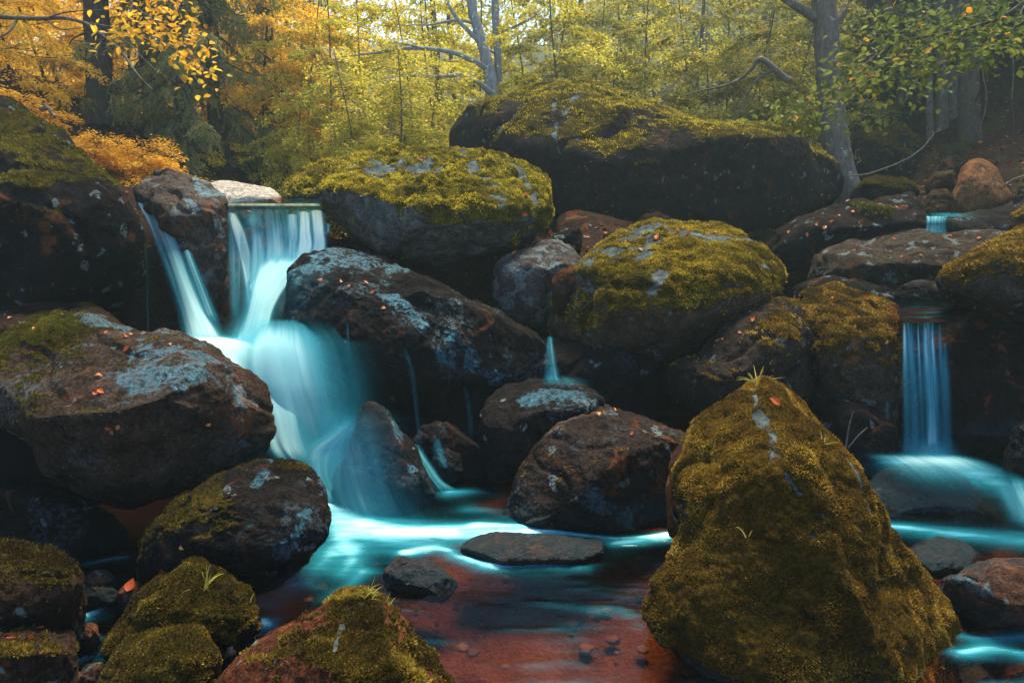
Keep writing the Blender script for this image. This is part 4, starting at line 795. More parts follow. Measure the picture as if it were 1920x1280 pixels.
def tint_of(pt, rs, k, sc=0.9, bias=0.0):
    t_ = np.clip(0.45 + bias + 0.30 * fbm(pt * sc, 3) + rs.normal(size=len(pt)) * 0.16, 0, 1)
    t_[rs.random(len(pt)) < 0.015] = 1.0
    return np.repeat(t_, k)

def grow_broadleaf(seed, h=7.0, r0=0.12, low=0.8, nl=22, reach=2.2, leaf=0.07, per=26, lean=(0, 0), sub=9, droop=0.25, taper=0.75, zj=.035):
    "beech-like tree: horizontal sprays of leaves on limbs"
    rs = np.random.default_rng(seed)
    k = 16; tt = np.linspace(0, 1, k)
    tr_ = np.stack([lean[0] * tt ** 1.2 + 0.32 * np.sin(tt * 4.2 + seed) * h / 8 - 0.32 * sin(seed) * h / 8, lean[1] * tt + 0.3 * np.cos(tt * 3.6 + seed * 2) * h / 8 - 0.3 * cos(seed * 2) * h / 8, tt * h], 1)
    rad = r0 * (1 - taper * tt) * (1 + 0.5 * np.exp(-tt * 25))
    wood = [tube(tr_, rad, 12)]
    LP, LD, LN = [], [], []
    for j in range(nl):
        f = low / h + (0.98 - low / h) * (max(0, j + rs.uniform(-.3, .3)) / nl) ** 1.25; f = min(max(f, 0.05), 0.985)
        base = np.array([np.interp(f, tt, tr_[:, c]) for c in range(3)])
        az = j * 2.4 + rs.uniform(-.5, .5)
        ln = reach * (1.0 - 0.55 * f) * rs.uniform(0.6, 1.2)
        s = np.linspace(0, 1, 9)
        up = rs.uniform(0.05, 0.55)
        dirh = np.array([cos(az), sin(az)])
        side = np.array([-dirh[1], dirh[0]])
        w1 = rs.uniform(-.25, .25)
        path = np.stack([base[0] + ln * s * dirh[0] + side[0] * w1 * ln * s ** 2, base[1] + ln * s * dirh[1] + side[1] * w1 * ln * s ** 2, base[2] + ln * (up * s - (droop + up * .7) * s ** 2)], 1)
        path[1:] += rs.normal(size=(8, 3)) * 0.02 * ln
        r1 = max(0.008, np.interp(f, tt, rad) * 0.42)
        wood.append(tube(path, r1 * (1 - 0.85 * s), 6))
        tang = np.gradient(path, axis=0); tang /= np.linalg.norm(tang, axis=1)[:, None]
        for q in range(sub):
            g = 0.22 + 0.78 * (q + rs.random()) / sub
            b = np.array([np.interp(g, s, path[:, c]) for c in range(3)])
            tg = np.array([np.interp(g, s, tang[:, c]) for c in range(3)])
            sd = np.cross(tg, (0, 0, 1)); sd /= np.linalg.norm(sd) + 1e-9
            sg = 1 if q % 2 else -1
            ang = rs.uniform(0.5, 1.1)
            d2 = tg * cos(ang) + sd * sg * sin(ang) + np.array([0, 0, rs.uniform(-.25, .15)])
            d2 /= np.linalg.norm(d2)
            l2 = ln * rs.uniform(0.22, 0.42) * (1.15 - 0.5 * g)
            s2 = np.linspace(0, 1, 5)
            pth = b + d2 * (l2 * s2)[:, None] + np.array([0, 0, -1.0]) * (0.18 * l2 * s2 ** 2)[:, None]
            wood.append(tube(pth, max(0.004, r1 * 0.3) * (1 - 0.8 * s2), 4))
            m = max(4, int(per * rs.uniform(.6, 1.3) * (1.35 if f < .62 else .4)))
            u = rs.random(m) ** 0.8
            c_ = b + d2 * (l2 * 1.1 * u)[:, None] + np.array([0, 0, -1.0]) * (0.18 * l2 * u ** 2)[:, None]
            sx = np.cross(d2, (0, 0, 1)); sx /= np.linalg.norm(sx) + 1e-9
            off = rs.normal(size=m) * 0.13 * l2 + np.where(np.arange(m) % 2, 1, -1) * 0.05
            c_ = c_ + sx * off[:, None] + np.array([0, 0, 1]) * (rs.normal(size=m) * zj)[:, None]
            LP.append(c_); LD.append(d2 * 0.8 + sx * np.sign(off)[:, None] * 0.8 + np.array([0, 0, -.25])); LN.append(np.tile(np.array([0, 0, 1.0]), (m, 1)))
    LP = np.concatenate(LP); LD = np.concatenate(LD); LN = np.concatenate(LN)
    lv, lf, k6 = leaves_at(LP, LD, LN, leaf, rs, 0.45)
    wv, wf = join(wood)
    return (wv, wf), (lv, lf, tint_of(LP, rs, k6))

def grow_spruce(seed, h=9.0, r0=0.16, low=0.5, nb=70, reach=1.7):
    rs = np.random.default_rng(seed)
    tt = np.linspace(0, 1, 12)
    tr_ = np.stack([0.05 * np.sin(tt * 4), 0.05 * np.cos(tt * 3), tt * h], 1)
    wood = [tube(tr_, r0 * (1 - .8 * tt) * (1 + .4 * np.exp(-tt * 25)), 12)]
    A, Dn, Ls, Wd = [], [], [], []
    for j in range(nb):
        f = low / h + (0.97 - low / h) * (j + rs.random()) / nb
        az = rs.uniform(0, 2 * pi); ln = reach * (1.05 - 0.75 * f) * rs.uniform(.6, 1.15)
        s = np.linspace(0, 1, 9)
        dh = np.array([cos(az), sin(az), 0])
        path = np.array([0, 0, f * h]) + dh * (ln * s)[:, None] + np.array([0, 0, 1.0]) * (ln * (-.95 * s ** 1.2 + .42 * s ** 3))[:, None]
        wood.append(tube(path, 0.020 * (1 - .8 * s) + .003, 4))
        nt = int(34 * ln)
        for q in range(nt):
            g = 0.08 + 0.92 * rs.random()
            b = np.array([np.interp(g, s, path[:, c]) for c in range(3)])
            sd = np.array([-dh[1], dh[0], 0]) * rs.choice([-1, 1])
            d2 = sd * rs.uniform(.15, .75) + dh * rs.uniform(.0, .5) + np.array([0, 0, -rs.uniform(.55, 1.3)])
            d2 /= np.linalg.norm(d2)
            l2 = rs.uniform(.18, .50) * (1.1 - .4 * g)
            m = int(26 * l2 / .3)
            u = rs.random(m)
            A.append(b + d2 * (l2 * u)[:, None]); dd = d2 * 0.75 + rs.normal(size=(m, 3)) * .5
            Dn.append(dd); 
    A = np.concatenate(A); Dn = np.concatenate(Dn); Dn /= np.linalg.norm(Dn, axis=1)[:, None]
    n = len(A); sd = np.cross(Dn, rs.normal(size=(n, 3))); sd /= np.linalg.norm(sd, axis=1)[:, None]
    L = rs.uniform(.04, .09, n); w = rs.uniform(.006, .012, n)
    v = np.stack([A - sd * w[:, None], A + sd * w[:, None], A + Dn * L[:, None]], 1).reshape(-1, 3)
    f = np.arange(n * 3).reshape(-1, 3)
    return join(wood), (v, f, tint_of(A, rs, 3, 2.0))

def tree_proto(name, grown, bark, leafm):
    (wv, wf), (lv, lf, ti) = grown
    return (mesh_np(name + "_trunk", wv, wf), mesh_np(name + "_crown", lv, lf, {"tint": ti}, smooth=False), bark, leafm)
def place_tree(name, proto, loc, rot, sc, label, cat="tree", group=None):
    r = empty(name, loc, label, cat, group); r.rotation_euler = (0, 0, rot); r.scale = (sc,) * 3
    link("trunk", proto[0], proto[2], r); link("crown", proto[1], proto[3], r)
    return r
def gz(x, y): return float(terrain_z(x, y)) - 0.05
def at(px, py_, d):
    q = P(px, py_, d); return float(q[0]), float(q[1])

YA = tree_proto("yellow", grow_broadleaf(1, 7.5, .035, .5, 30, 2.3, .075, 48), m_bark, m_yel)
YB = tree_proto("yellow", grow_broadleaf(2, 8.5, .04, .7, 28, 2.7, .08, 44), m_bark, m_yel)
OA = tree_proto("orange", grow_broadleaf(3, 2.6, .03, .12, 34, 1.5, .07, 40, droop=.45, zj=.12), m_bark, m_org)
GA = tree_proto("yellow_green", grow_broadleaf(4, 7.0, .028, .3, 32, 2.2, .065, 54), m_beech, m_ygr)
GB = tree_proto("yellow_green", grow_broadleaf(5, 8.0, .034, .5, 30, 2.6, .07, 50), m_beech, m_ygr)
GC = tree_proto("yellow_green", grow_broadleaf(6, 3.6, .03, .15, 30, 1.7, .055, 40, droop=.3, zj=.08), m_beech, m_ygr)
HA = (GA[0], GA[1].copy(), m_beech, m_olv); HB = (GB[0], GB[1].copy(), m_beech, m_olv)
DA = tree_proto("green", grow_broadleaf(7, 8.0, .12, .6, 26, 2.5, .07, 30), m_bark, m_grn)
SA = tree_proto("spruce", grow_spruce(8, 9.5, .17, .3, 84, 1.7), m_bark, m_ndl)
SB = tree_proto("spruce", grow_spruce(9, 10.5, .20, .4, 84, 1.9), m_bark, m_ndl)

# prominent ones, each placed where the photograph shows it
x, y = at(355, 330, 12.0); place_tree("spruce_tree", SA, (x, y, gz(x, y)), .4, 1.0, "dense drooping spruce left of the main waterfall, above the dividing rock", "spruce")
x, y = at(425, 330, 12.8); place_tree("spruce_tree", SB, (x, y, gz(x, y)), 2.4, .95, "second drooping spruce just right of the dense one, above the pale boulder", "spruce")
x, y = at(520, 320, 16.5); place_tree("spruce_tree", SA, (x, y, gz(x, y)), 4.4, 1.1, "darker spruce further back between yellow and green foliage", "spruce")
x, y = at(300, 330, 13.2); place_tree("spruce_tree", SB, (x, y, gz(x, y)), 5.0, .9, "spruce half hidden by orange leaves right of the thick bare trunk", "spruce")
yl = [(10, 10.8, .3, .75, YA), (110, 13.6, 1.3, .7, YB), (255, 13.8, 2.3, .6, YA), (500, 13.0, 3.3, .72, YA), (-80, 11, 4.3, .8, YB), (540, 13.5, 5.3, .7, YA), (400, 16, 1.1, 1, YB), (45, 13, 0, 1.0, YA), (130, 16, 1, 1.0, YB), (-60, 15, 2, 1.1, YB), (250, 17, 3, 1.0, YA), (480, 15, 4, 1.0, YA), (445, 19, 5, 1.1, YB), (20, 20, 1.5, 1.2, YA), (330, 21, .5, 1.2, YB), (-160, 19, 2.5, 1.2, YA), (180, 22, 2.0, 1.3, YA), (570, 22, 2.9, 1.1, YA)]
for (px, d, r, s, pr) in yl:
    x, y = at(px, 300, d); place_tree("maple_tree", pr, (x, y, gz(x, y)), r, d / 17 * (.9 + .2 * (s % .3)), "golden yellow autumn tree in the sunlit wood on the left", "tree", "golden trees on the left")
gl_ = [(620, 12, .9, .75, GB), (850, 14.8, 1.9, .9, GB), (980, 14.2, 2.7, .85, GA), (1070, 13.6, 3.1, .8, GB), (1220, 13.4, 4.1, .85, GA), (1370, 13.2, 5.1, .8, GB), (1480, 13.0, 5.9, .75, GA), (590, 13, 0, 1.0, GA), (680, 14, 1, 1.0, GB), (760, 12.5, 2, .9, GA), (640, 17, 3, 1.1, GB), (820, 16, 4, 1.1, GA), (1010, 17, 5, 1.0, GB), (1100, 15, .5, 1.0, GA), (1190, 16, 1.5, 1.05, GB), (1280, 14.5, 2.5, 1.0, GA), (1360, 16, 3.5, 1.05, GB), (1430, 14, 4.5, 1.0, GA), (1500, 17, 5.5, 1.1, GB), (900, 21, .8, 1.2, GB), (1060, 22, 1.8, 1.2, GA), (1240, 21, 2.8, 1.3, GB), (1540, 20, 5.8, 1.2, GA)]
for (px, d, r, s, pr) in gl_:
    if px > 960 and not (px in (1070, 1190)): pr = HA if pr is GA else HB
    x, y = at(px, 300, d); place_tree("beech_tree", pr, (x, y, gz(x, y)), r, d / 17 * (.9 + .2 * (s % .3)), "yellow green young beech in the wood behind the giant boulder", "tree", "yellow green beeches behind the boulders")
dk = [(1690, 15.5, .4, .9, DA), (1880, 14.8, 1.4, .9, DA), (2000, 12.5, 2.4, 1.0, DA), (1620, 14.5, 3.4, .9, DA), (1790, 16, 4.4, 1.0, DA), (2080, 13, 5.4, 1.1, DA), (1640, 16, 0, 1.1, DA), (1720, 18, 1, 1.2, DA), (1850, 15, 2, 1.1, DA), (1950, 17, 3, 1.2, DA), (1600, 21, 4, 1.3, DA), (1800, 21, 5, 1.3, DA), (2050, 15, 1.2, 1.2, DA), (1900, 21, 2.6, 1.4, DA)]  # several of these trees added to shade the slope from the sun
for (px, d, r, s, pr) in dk:
    x, y = at(px, 250, d); place_tree("beech_tree", pr, (x, y, gz(x, y)), r, s, "dark green beech on the shady slope at the right", "tree", "dark beeches on the right slope")
for (px, d, r, s, lab) in [(60, 9.5, 0, .36, "low orange bush leaning over the lichen-spotted boulder at the left edge"), (185, 9.2, 1.4, .30, "orange leafed shrub behind the lichen-spotted boulder below the thick trunk"), (270, 9.6, 2.9, .34, "small orange shrub just left of the rock that divides the falls"), (-60, 9.0, 4.0, .45, "orange bush cut by the left edge above the lichen-spotted boulder")]:
    x, y = at(px, 320, d); sh = place_tree("shrub", OA, (x, y, gz(x, y)), r, s, lab, "shrub"); sh.scale = (s * 1.7, s * 1.3, s * .7)
for (px, d, r, s, lab) in [(650, 11.3, 0, .75, "low yellow green bush behind the left end of the moss-topped boulder"), (740, 11.6, 1, .8, "yellow green bush with a bare arching twig left of the giant boulder"), (810, 12.5, 2, .8, "yellow green bush touching the left end of the giant boulder"), (570, 11.5, 3, .6, "small yellow green bush behind the golden mossy boulder"), (1160, 13.2, 3.6, .85, "pale yellow green sapling rising above the crest of the giant boulder"), (1330, 13.4, 4.4, .9, "yellow bush behind the right shoulder of the giant boulder"), (1440, 13.2, 5.2, .8, "yellow green bush left of the big smooth trunk")]:
    x, y = at(px, 330, d); place_tree("shrub", GC, (x, y, gz(x, y)), r, s, lab, "shrub")

def big_trunk(name, label, path, rad, bark, limbs=(), cat="tree", n=14, roots=True):
    "a trunk drawn through (px, py, depth) points, with limbs as parts"
    q = np.array([P(*a) for a in path]); qs = smooth_path(q, 30); rr = np.interp(np.linspace(0, 1, 30), np.linspace(0, 1, len(rad)), rad)
    r = empty(name, qs[0], label, cat)
    v, f = tube(qs - qs[0], rr, n)
    nn = v - np.repeat(qs - qs[0], n, 0)
    v = v + nn * (0.10 * fbm((v + qs[0]) * np.array([4, 4, .8]), 3))[:, None]
    link("trunk", mesh_np("trunk", v, f), bark, r)
    for lp, lr in limbs:
        a = smooth_path(np.array([P(*c) for c in lp]), 26); a = a + 0.02 * np.stack([noise(a * 3 + k * 9) for k in range(3)], 1)
        b = np.interp(np.linspace(0, 1, 26), np.linspace(0, 1, len(lr)), lr)
        v, f = tube(a - qs[0], b, 8)
        link("limb", mesh_np("limb", v, f), bark, r)
    return r
# trunks run on up out of the picture to a full height
big_trunk("beech_tree", "large smooth grey beech trunk standing behind the right end of the giant boulder",
    [(1590, 380, 11.5), (1574, 320, 11.5), (1562, 220, 11.5), (1552, 110, 11.5), (1545, 0, 11.5), (1535, -250, 11.6), (1520, -600, 12)], (.30, .235, .20, .195, .20, .17, .10), m_beech,
    [([(1540, 40, 11.5), (1510, 22, 11.4), (1475, 0, 11.3), (1400, -60, 11.2)], (.09, .075, .065, .04)), ([(1556, 60, 11.5), (1580, 20, 11.6), (1610, -60, 11.8)], (.07, .06, .04)),
     ([(1480, 152, 9.8), (1450, 130, 9.8), (1425, 112, 9.9), (1405, 135, 10), (1360, 160, 10.2), (1280, 180, 10.5)], (.05, .045, .035, .025, .018, .008)), ([(1448, 133, 9.8), (1420, 150, 9.9), (1395, 190, 10), (1375, 225, 10.1)], (.022, .018, .014, .008))])
big_trunk("spruce_tree", "thick bare spruce trunk with dead twigs in the golden wood on the left",
    [(188, 240, 12), (186, 180, 12), (184, 90, 12), (180, 0, 12), (176, -200, 12), (172, -600, 12)], (.27, .21, .205, .20, .17, .08), m_bark,
    [([(200, 150, 11.9), (225, 165, 11.6), (250, 172, 11.2), (270, 175, 11)], (.035, .03, .025, .012)), ([(168, 140, 11.9), (160, 160, 11.7), (158, 185, 11.6)], (.015, .012, .006)), ([(198, 110, 11.9), (210, 140, 11.6), (225, 160, 11.4)], (.012, .010, .005)), ([(170, 60, 11.9), (140, 70, 11.6), (120, 95, 11.3)], (.02, .014, .006))])
big_trunk("beech_tree", "pale straight slim beech rising behind the left shoulder of the giant boulder",
    [(938, 200, 13.5), (935, 150, 13.5), (932, 80, 13.5), (928, 0, 13.5), (925, -200, 13.5), (915, -500, 13.6)], (.105, .082, .08, .075, .06, .03), m_pbark,
    [([(936, 65, 13.5), (955, 55, 13.3), (985, 40, 13.0), (1010, 25, 12.8)], (.03, .026, .02, .008)), ([(930, 100, 13.5), (905, 92, 13.2), (880, 98, 13)], (.02, .016, .007))])
big_trunk("beech_tree", "leaning beech with long pale horizontal limbs beside the slim straight one",
    [(925, 205, 13.2), (918, 140, 13.2), (905, 85, 13.2), (892, 40, 13.2), (885, 0, 13.2), (878, -200, 13.3), (870, -420, 13.4)], (.15, .12, .105, .10, .095, .07, .04), m_pbark,
    [([(918, 135, 13.2), (895, 118, 13), (860, 102, 12.8), (820, 94, 12.6), (780, 91, 12.4), (740, 94, 12.3), (700, 100, 12.2), (640, 107, 12.1)], (.06, .055, .045, .04, .035, .028, .02, .008)),
     ([(922, 178, 13.1), (905, 160, 12.9), (880, 146, 12.7), (860, 141, 12.6), (830, 144, 12.4), (790, 143, 12.3), (740, 137, 12.2), (690, 132, 12.1)], (.055, .05, .045, .04, .034, .028, .02, .008)),
     ([(905, 85, 13.2), (885, 65, 13.1), (865, 45, 13), (845, 15, 13), (830, -10, 13)], (.05, .045, .04, .036, .03)), ([(893, 45, 13.2), (860, 38, 13), (815, 45, 12.8), (760, 50, 12.6)], (.03, .028, .02, .01)),
     ([(795, 91, 12.4), (760, 84, 12.3), (715, 80, 12.2), (670, 72, 12.1)], (.016, .014, .01, .005))])
for (px, py0, d, r, lab) in [(1745, 300, 13, .06, "thin stem at the left of the clump of trunks on the right slope"), (1768, 305, 13, .10, "middle trunk of the clump on the right slope"), (1787, 305, 13.2, .12, "broader trunk at the right of the clump on the right slope")]:
    big_trunk("beech_tree", lab, [(px, py0, d), (px - 2, 200, d), (px - 4, 80, d), (px - 8, -100, d), (px - 15, -400, d)], (r * 1.25, r, r * .95, r * .85, r * .5), m_beech)
big_trunk("spruce_tree", "dark rough trunk with drooping dead branches right of the clump near the right edge",
    [(1822, 330, 12.2), (1818, 230, 12.2), (1814, 100, 12.2), (1810, -20, 12.2), (1800, -400, 12.2)], (.24, .17, .165, .16, .08), m_bark,
    [([(1830, 190, 12), (1870, 110, 10.5), (1910, 60, 9.5), (1940, 50, 9)], (.02, .018, .014, .01)), ([(1835, 70, 12), (1842, 130, 11.4), (1850, 190, 11), (1836, 250, 10.8)], (.014, .012, .010, .006)), ([(1890, 85, 10), (1900, 130, 9.8), (1896, 190, 9.7), (1902, 250, 9.6)], (.012, .010, .008, .005)), ([(1826, 230, 11.8), (1832, 245, 11.5), (1850, 252, 11.2)], (.012, .010, .005))])
for (px, py0, d, r, lab) in [(1905, 250, 14, .15, "dark trunk near the right edge behind the drooping dead branches"), (1690, 200, 15, .12, "shadowed straight trunk left of the clump of trunks"), (1955, 250, 12.5, .2, "thick dark trunk cut by the right edge"), (1630, 200, 17, .14, "shadowed trunk behind the mossy mound on the right slope"), (818, 200, 18, .09, "thin grey trunk behind the leaning beech"), (850, 200, 19, .07, "thin trunk in the haze between the beeches"), (1090, 100, 24, .14, "bluish distant trunk above the giant boulder"), (555, 250, 20, .10, "slim trunk among yellow leaves right of the spruces"), (600, 250, 24, .09, "far slim trunk in the bright gap of the wood"), (1300, 200, 19, .06, "thin dark sapling trunk behind the yellow bush")]:
    x, y = at(px, py0, d); z0 = gz(x, y); top = 10.0
    pts = np.stack([np.full(20, x) + .12 * np.sin(np.linspace(0, 5, 20) + px), np.full(20, y), np.linspace(z0, z0 + top, 20)], 1)
    v, f = tube(pts, np.linspace(r, r * .5, 20), 10)
    o = link("tree_trunk", mesh_np("tree_trunk", v, f), m_beech); tag(o, lab, "tree trunk")

# the far wood: one mass of foliage on the rising ground
rs = np.random.default_rng(77)
n = 90000
fx = rs.uniform(-34, 42, n); fy = 24 + 26 * rs.random(n) ** 1.2
clump = np.stack([fx * .35, fy * .35, np.zeros(n)], 1)
fh = rs.random(n) ** 0.85 * (7 + 4 * fbm(clump, 3))
q = np.stack([fx, fy, terrain_z(fx, fy) + fh + .2], 1)
keep = fbm(q * np.array([.55, .55, .9]), 3) > -0.12
q = q[keep]
lv, lf, k6 = leaves_at(q, rs.normal(size=q.shape), np.tile([0, -.4, 1.0], (len(q), 1)), 0.24, rs, .5)
side_ = np.clip((q[:, 0] + 12) / 14, 0, 1)
tt_ = np.clip(0.95 - .5 * side_ + .22 * fbm(q * .3, 3), 0, 1)
FAR = [(0, (0.04, 0.055, 0.015)), (0.45, (0.22, 0.25, 0.035)), (0.7, (0.55, 0.44, 0.05)), (1, (0.75, 0.45, 0.04))]
fw = link("distant_wood", mesh_np("distant_wood", lv, lf, {"tint": np.repeat(tt_, k6)}, smooth=False), leaf_mat("far_leaves", FAR, .5)); fw["kind"] = "stuff"
tag(fw, "mass of yellow and green foliage of the wood far behind the trees", "wood")

# ------------------------------------------------------------------ overhanging branches
def branch(name, label, paths, mat, leafm=None, leaf=.08, n=0, region=None, seed=0, cat="branch", hang=.5, sp=.14):
    "paths: list of ([(px, py, d)...], (radii)); the first is the main limb"
    rs = np.random.default_rng(seed)
    org = P(*paths[0][0][0]); r = empty(name, org, label, cat)
    pts_all = []
    for k, (pp, rr) in enumerate(paths):
        a = smooth_path(np.array([P(*c) for c in pp]), 24)
        a = a + 0.012 * np.stack([noise(a * 5 + c * 9 + k) for c in range(3)], 1)
        v, f = tube(a - org, np.interp(np.linspace(0, 1, 24), np.linspace(0, 1, len(rr)), rr), 7)
        link("limb" if k == 0 else "twig", mesh_np("twig", v, f), m_twig, r)
        pts_all.append(a[4:] if k == 0 else a)
    if n:
        A = np.concatenate(pts_all)
        p_ = A[rs.integers(0, len(A), n)] + rs.normal(size=(n, 3)) * np.array([sp, sp * 1.2, sp * .55]) + np.array([0, 0, -.04])
        d_ = rs.normal(size=(n, 3)) * np.array([1, 1, .3]) + np.array([0, 0, -hang])
        lv, lf, k6 = leaves_at(p_, d_, np.tile([0, -.5, 1.0], (n, 1)), leaf, rs, .5)
        link("foliage", mesh_np("foliage", lv - org, lf, {"tint": tint_of(p_, rs, k6, 1.5)}, smooth=False), leafm, r)
    return r
RB = [([(1990, -60, 5.2), (1900, 20, 5.3), (1800, 60, 5.5), (1720, 70, 5.7), (1640, 100, 5.8), (1560, 160, 6.0)], (.02, .016, .012, .009, .006, .003))]
for a in ([(1820, 55, 5.5), (1770, 110, 5.4), (1720, 150, 5.3), (1690, 200, 5.2)], [(1720, 70, 5.7), (1680, 110, 5.5), (1640, 130, 5.4), (1600, 150, 5.4)], [(1650, 95, 5.8), (1600, 140, 5.7), (1540, 185, 5.7), (1470, 205, 5.8)],
          [(1640, 100, 5.8), (1570, 130, 5.9), (1520, 190, 6), (1440, 218, 6)], [(1880, 30, 5.3), (1860, 70, 5.2), (1840, 110, 5.2)], [(1760, 65, 5.6), (1700, 30, 5.7), (1640, 20, 5.8)], [(1700, 72, 5.7), (1650, 60, 5.9), (1590, 70, 6)],
          [(1930, 0, 5.2), (1900, 50, 5.0), (1890, 90, 5)], [(1800, 62, 5.5), (1740, 100, 5.6), (1650, 165, 5.7), (1560, 205, 5.8)], [(1850, 40, 5.4), (1810, 20, 5.4), (1760, 5, 5.4)]):
    RB.append((a, (.006, .004, .003, .002)))
branch("beech_branch", "leafy green beech branch hanging into the view at the upper right with some orange", RB, m_twig, m_grn, .062, 1500, seed=5, sp=.15)
LBP = [([(-60, 28, 6.6), (60, 36, 6.6), (110, 34, 6.6), (150, 40, 6.5), (185, 60, 6.4), (225, 95, 6.3), (255, 135, 6.2), (287, 168, 6.1)], (.022, .02, .018, .016, .014, .011, .008, .004)),
       ([(90, 34, 6.6), (130, 22, 6.5), (170, 20, 6.5), (230, 18, 6.4)], (.008, .007, .005, .003)), ([(155, 42, 6.5), (200, 50, 6.4), (240, 65, 6.3), (310, 85, 6.1), (370, 120, 6.0), (420, 155, 5.9)], (.009, .008, .006, .005, .004, .002)),
       ([(30, 40, 6.6), (15, 60, 6.5), (-20, 80, 6.4)], (.012, .009, .006)), ([(90, 40, 6.6), (115, 55, 6.5), (160, 52, 6.4)], (.007, .005, .003)), ([(190, 62, 6.4), (240, 80, 6.4), (290, 130, 6.3), (330, 155, 6.3)], (.005, .004, .003, .002))]
branch("bare_branch", "dark nearly bare branch reaching in from the left edge across the golden wood", LBP, m_twig, seed=6)
OB = [([(215, -60, 5.8), (250, 10, 5.8), (290, 40, 5.8), (330, 70, 5.75), (360, 110, 5.7), (372, 160, 5.7)], (.010, .009, .007, .005, .004, .002)), ([(290, 40, 5.8), (320, 45, 5.7), (345, 55, 5.7)], (.004, .003, .002)), ([(250, 10, 5.8), (230, 45, 5.7), (225, 75, 5.7)], (.005, .004, .002)), ([(330, 70, 5.75), (350, 85, 5.7), (385, 135, 5.6)], (.004, .003, .002)), ([(270, -40, 5.8), (300, 0, 5.8), (330, 15, 5.8)], (.006, .004, .002))]
branch("maple_branch", "sprig of glowing orange maple leaves hanging in front of the drooping spruce", OB, m_twig, m_org, .062, 420, seed=7, sp=.12)
# fallen stick and thin dead shoots
branch("dead_twig", "bluish dead twig sticking up right of the towering mossy boulder", [([(1585, 840, 4.9), (1592, 800, 4.9), (1602, 770, 4.9)], (.006, .005, .002))], m_twig, seed=8, cat="twig")
branch("dead_twig", "low slanting dead twig right of the upright bluish one", [([(1590, 838, 4.9), (1610, 815, 4.9), (1625, 800, 4.95)], (.005, .004, .002))], m_twig, seed=9, cat="twig")
branch("dead_branch", "forked dead stick standing up from the lichen-spotted boulder at the left", [([(75, 205, 6.2), (90, 205, 6.2), (96, 214, 6.2), (105, 218, 6.2)], (.02, .018, .014, .008)), ([(90, 206, 6.2), (84, 196, 6.2), (78, 195, 6.2)], (.014, .01, .005))], m_twig, seed=10, cat="stick")
branch("dead_branch", "grey fallen stick lying on the slope beside the pointed brown boulder", [([(1885, 345, 9), (1905, 335, 9), (1930, 325, 9)], (.012, .01, .006))], m_twig, seed=11, cat="stick")
branch("dead_branch", "long thin dead branch lying across the slope behind the dark ledge", [([(1590, 330, 10), (1650, 320, 10), (1720, 285, 10), (1760, 240, 10.2)], (.012, .010, .008, .004))], m_twig, seed=12, cat="stick")

# ------------------------------------------------------------------ leaf litter on the slopes (too many to count)
rs = np.random.default_rng(5)
n = 18000
lx_ = np.concatenate([rs.uniform(3.0, 15, n // 2), rs.uniform(-11, -2.6, n // 4), rs.uniform(-3, 5, n // 4)]); ly_ = rs.uniform(7.2, 16, len(lx_))
lz_ = terrain_z(lx_, ly_) + fbm(np.stack([lx_ * 1.1, ly_ * 1.1, lx_ * 0], 1), 5) * .16 + .015
lp_ = np.stack([lx_, ly_, lz_], 1)
lv, lf, k6 = leaves_at(lp_, rs.normal(size=lp_.shape) * np.array([1, 1, .15]), np.tile([0, 0, 1.0], (len(lp_), 1)), .075, rs, .4)
LIT = [(0, (0.03, 0.010, 0.004)), (0.5, (0.10, 0.03, 0.010)), (1, (0.30, 0.10, 0.025))]
ll = link("leaf_litter", mesh_np("leaf_litter", lv, lf, {"tint": np.repeat(rs.random(len(lp_)), k6)}, smooth=False), leaf_mat("litter", LIT, .15)); ll["kind"] = "stuff"
tag(ll, "brown and red leaf litter on the wooded slopes", "leaf litter")

# ------------------------------------------------------------------ gravel on the pool bed (too many to count)
rs = np.random.default_rng(31)
S5, F5 = ico(3)
parts = []
for k in range(150):
    gx_, gy_ = rs.uniform(-1.3, 2.2), rs.uniform(1.9, 4.4)
    r_ = rs.uniform(.012, .042)
    q = S5 * np.array([1, rs.uniform(.6, 1), rs.uniform(.4, .7)]) * r_
    q = q * (1 + .35 * noise(S5 * 1.4 + k * 3.1))[:, None]
    parts.append((q + np.array([gx_, gy_, float(terrain_z(gx_, gy_)) + r_ * .25 + .02]), F5))
v, f = join(parts)
t = NT("gravel"); gi = t.n("ShaderNodeNewGeometry")
c = t.ramp(gi.outputs["Random Per Island"], [(0, (0.016, 0.007, 0.003)), (.5, (0.038, 0.015, 0.006)), (1, (0.07, 0.030, 0.012))])
bs = t.n("ShaderNodeBsdfPrincipled"); t.l(c, bs.inputs["Base Color"]); bs.inputs["Roughness"].default_value = .8; t.l(bs.outputs[0], t.out.inputs[0])
gv_ = link("gravel", mesh_np("gravel", v, f), t.m); gv_["kind"] = "stuff"
tag(gv_, "reddish brown gravel on the bed of the pool", "gravel")

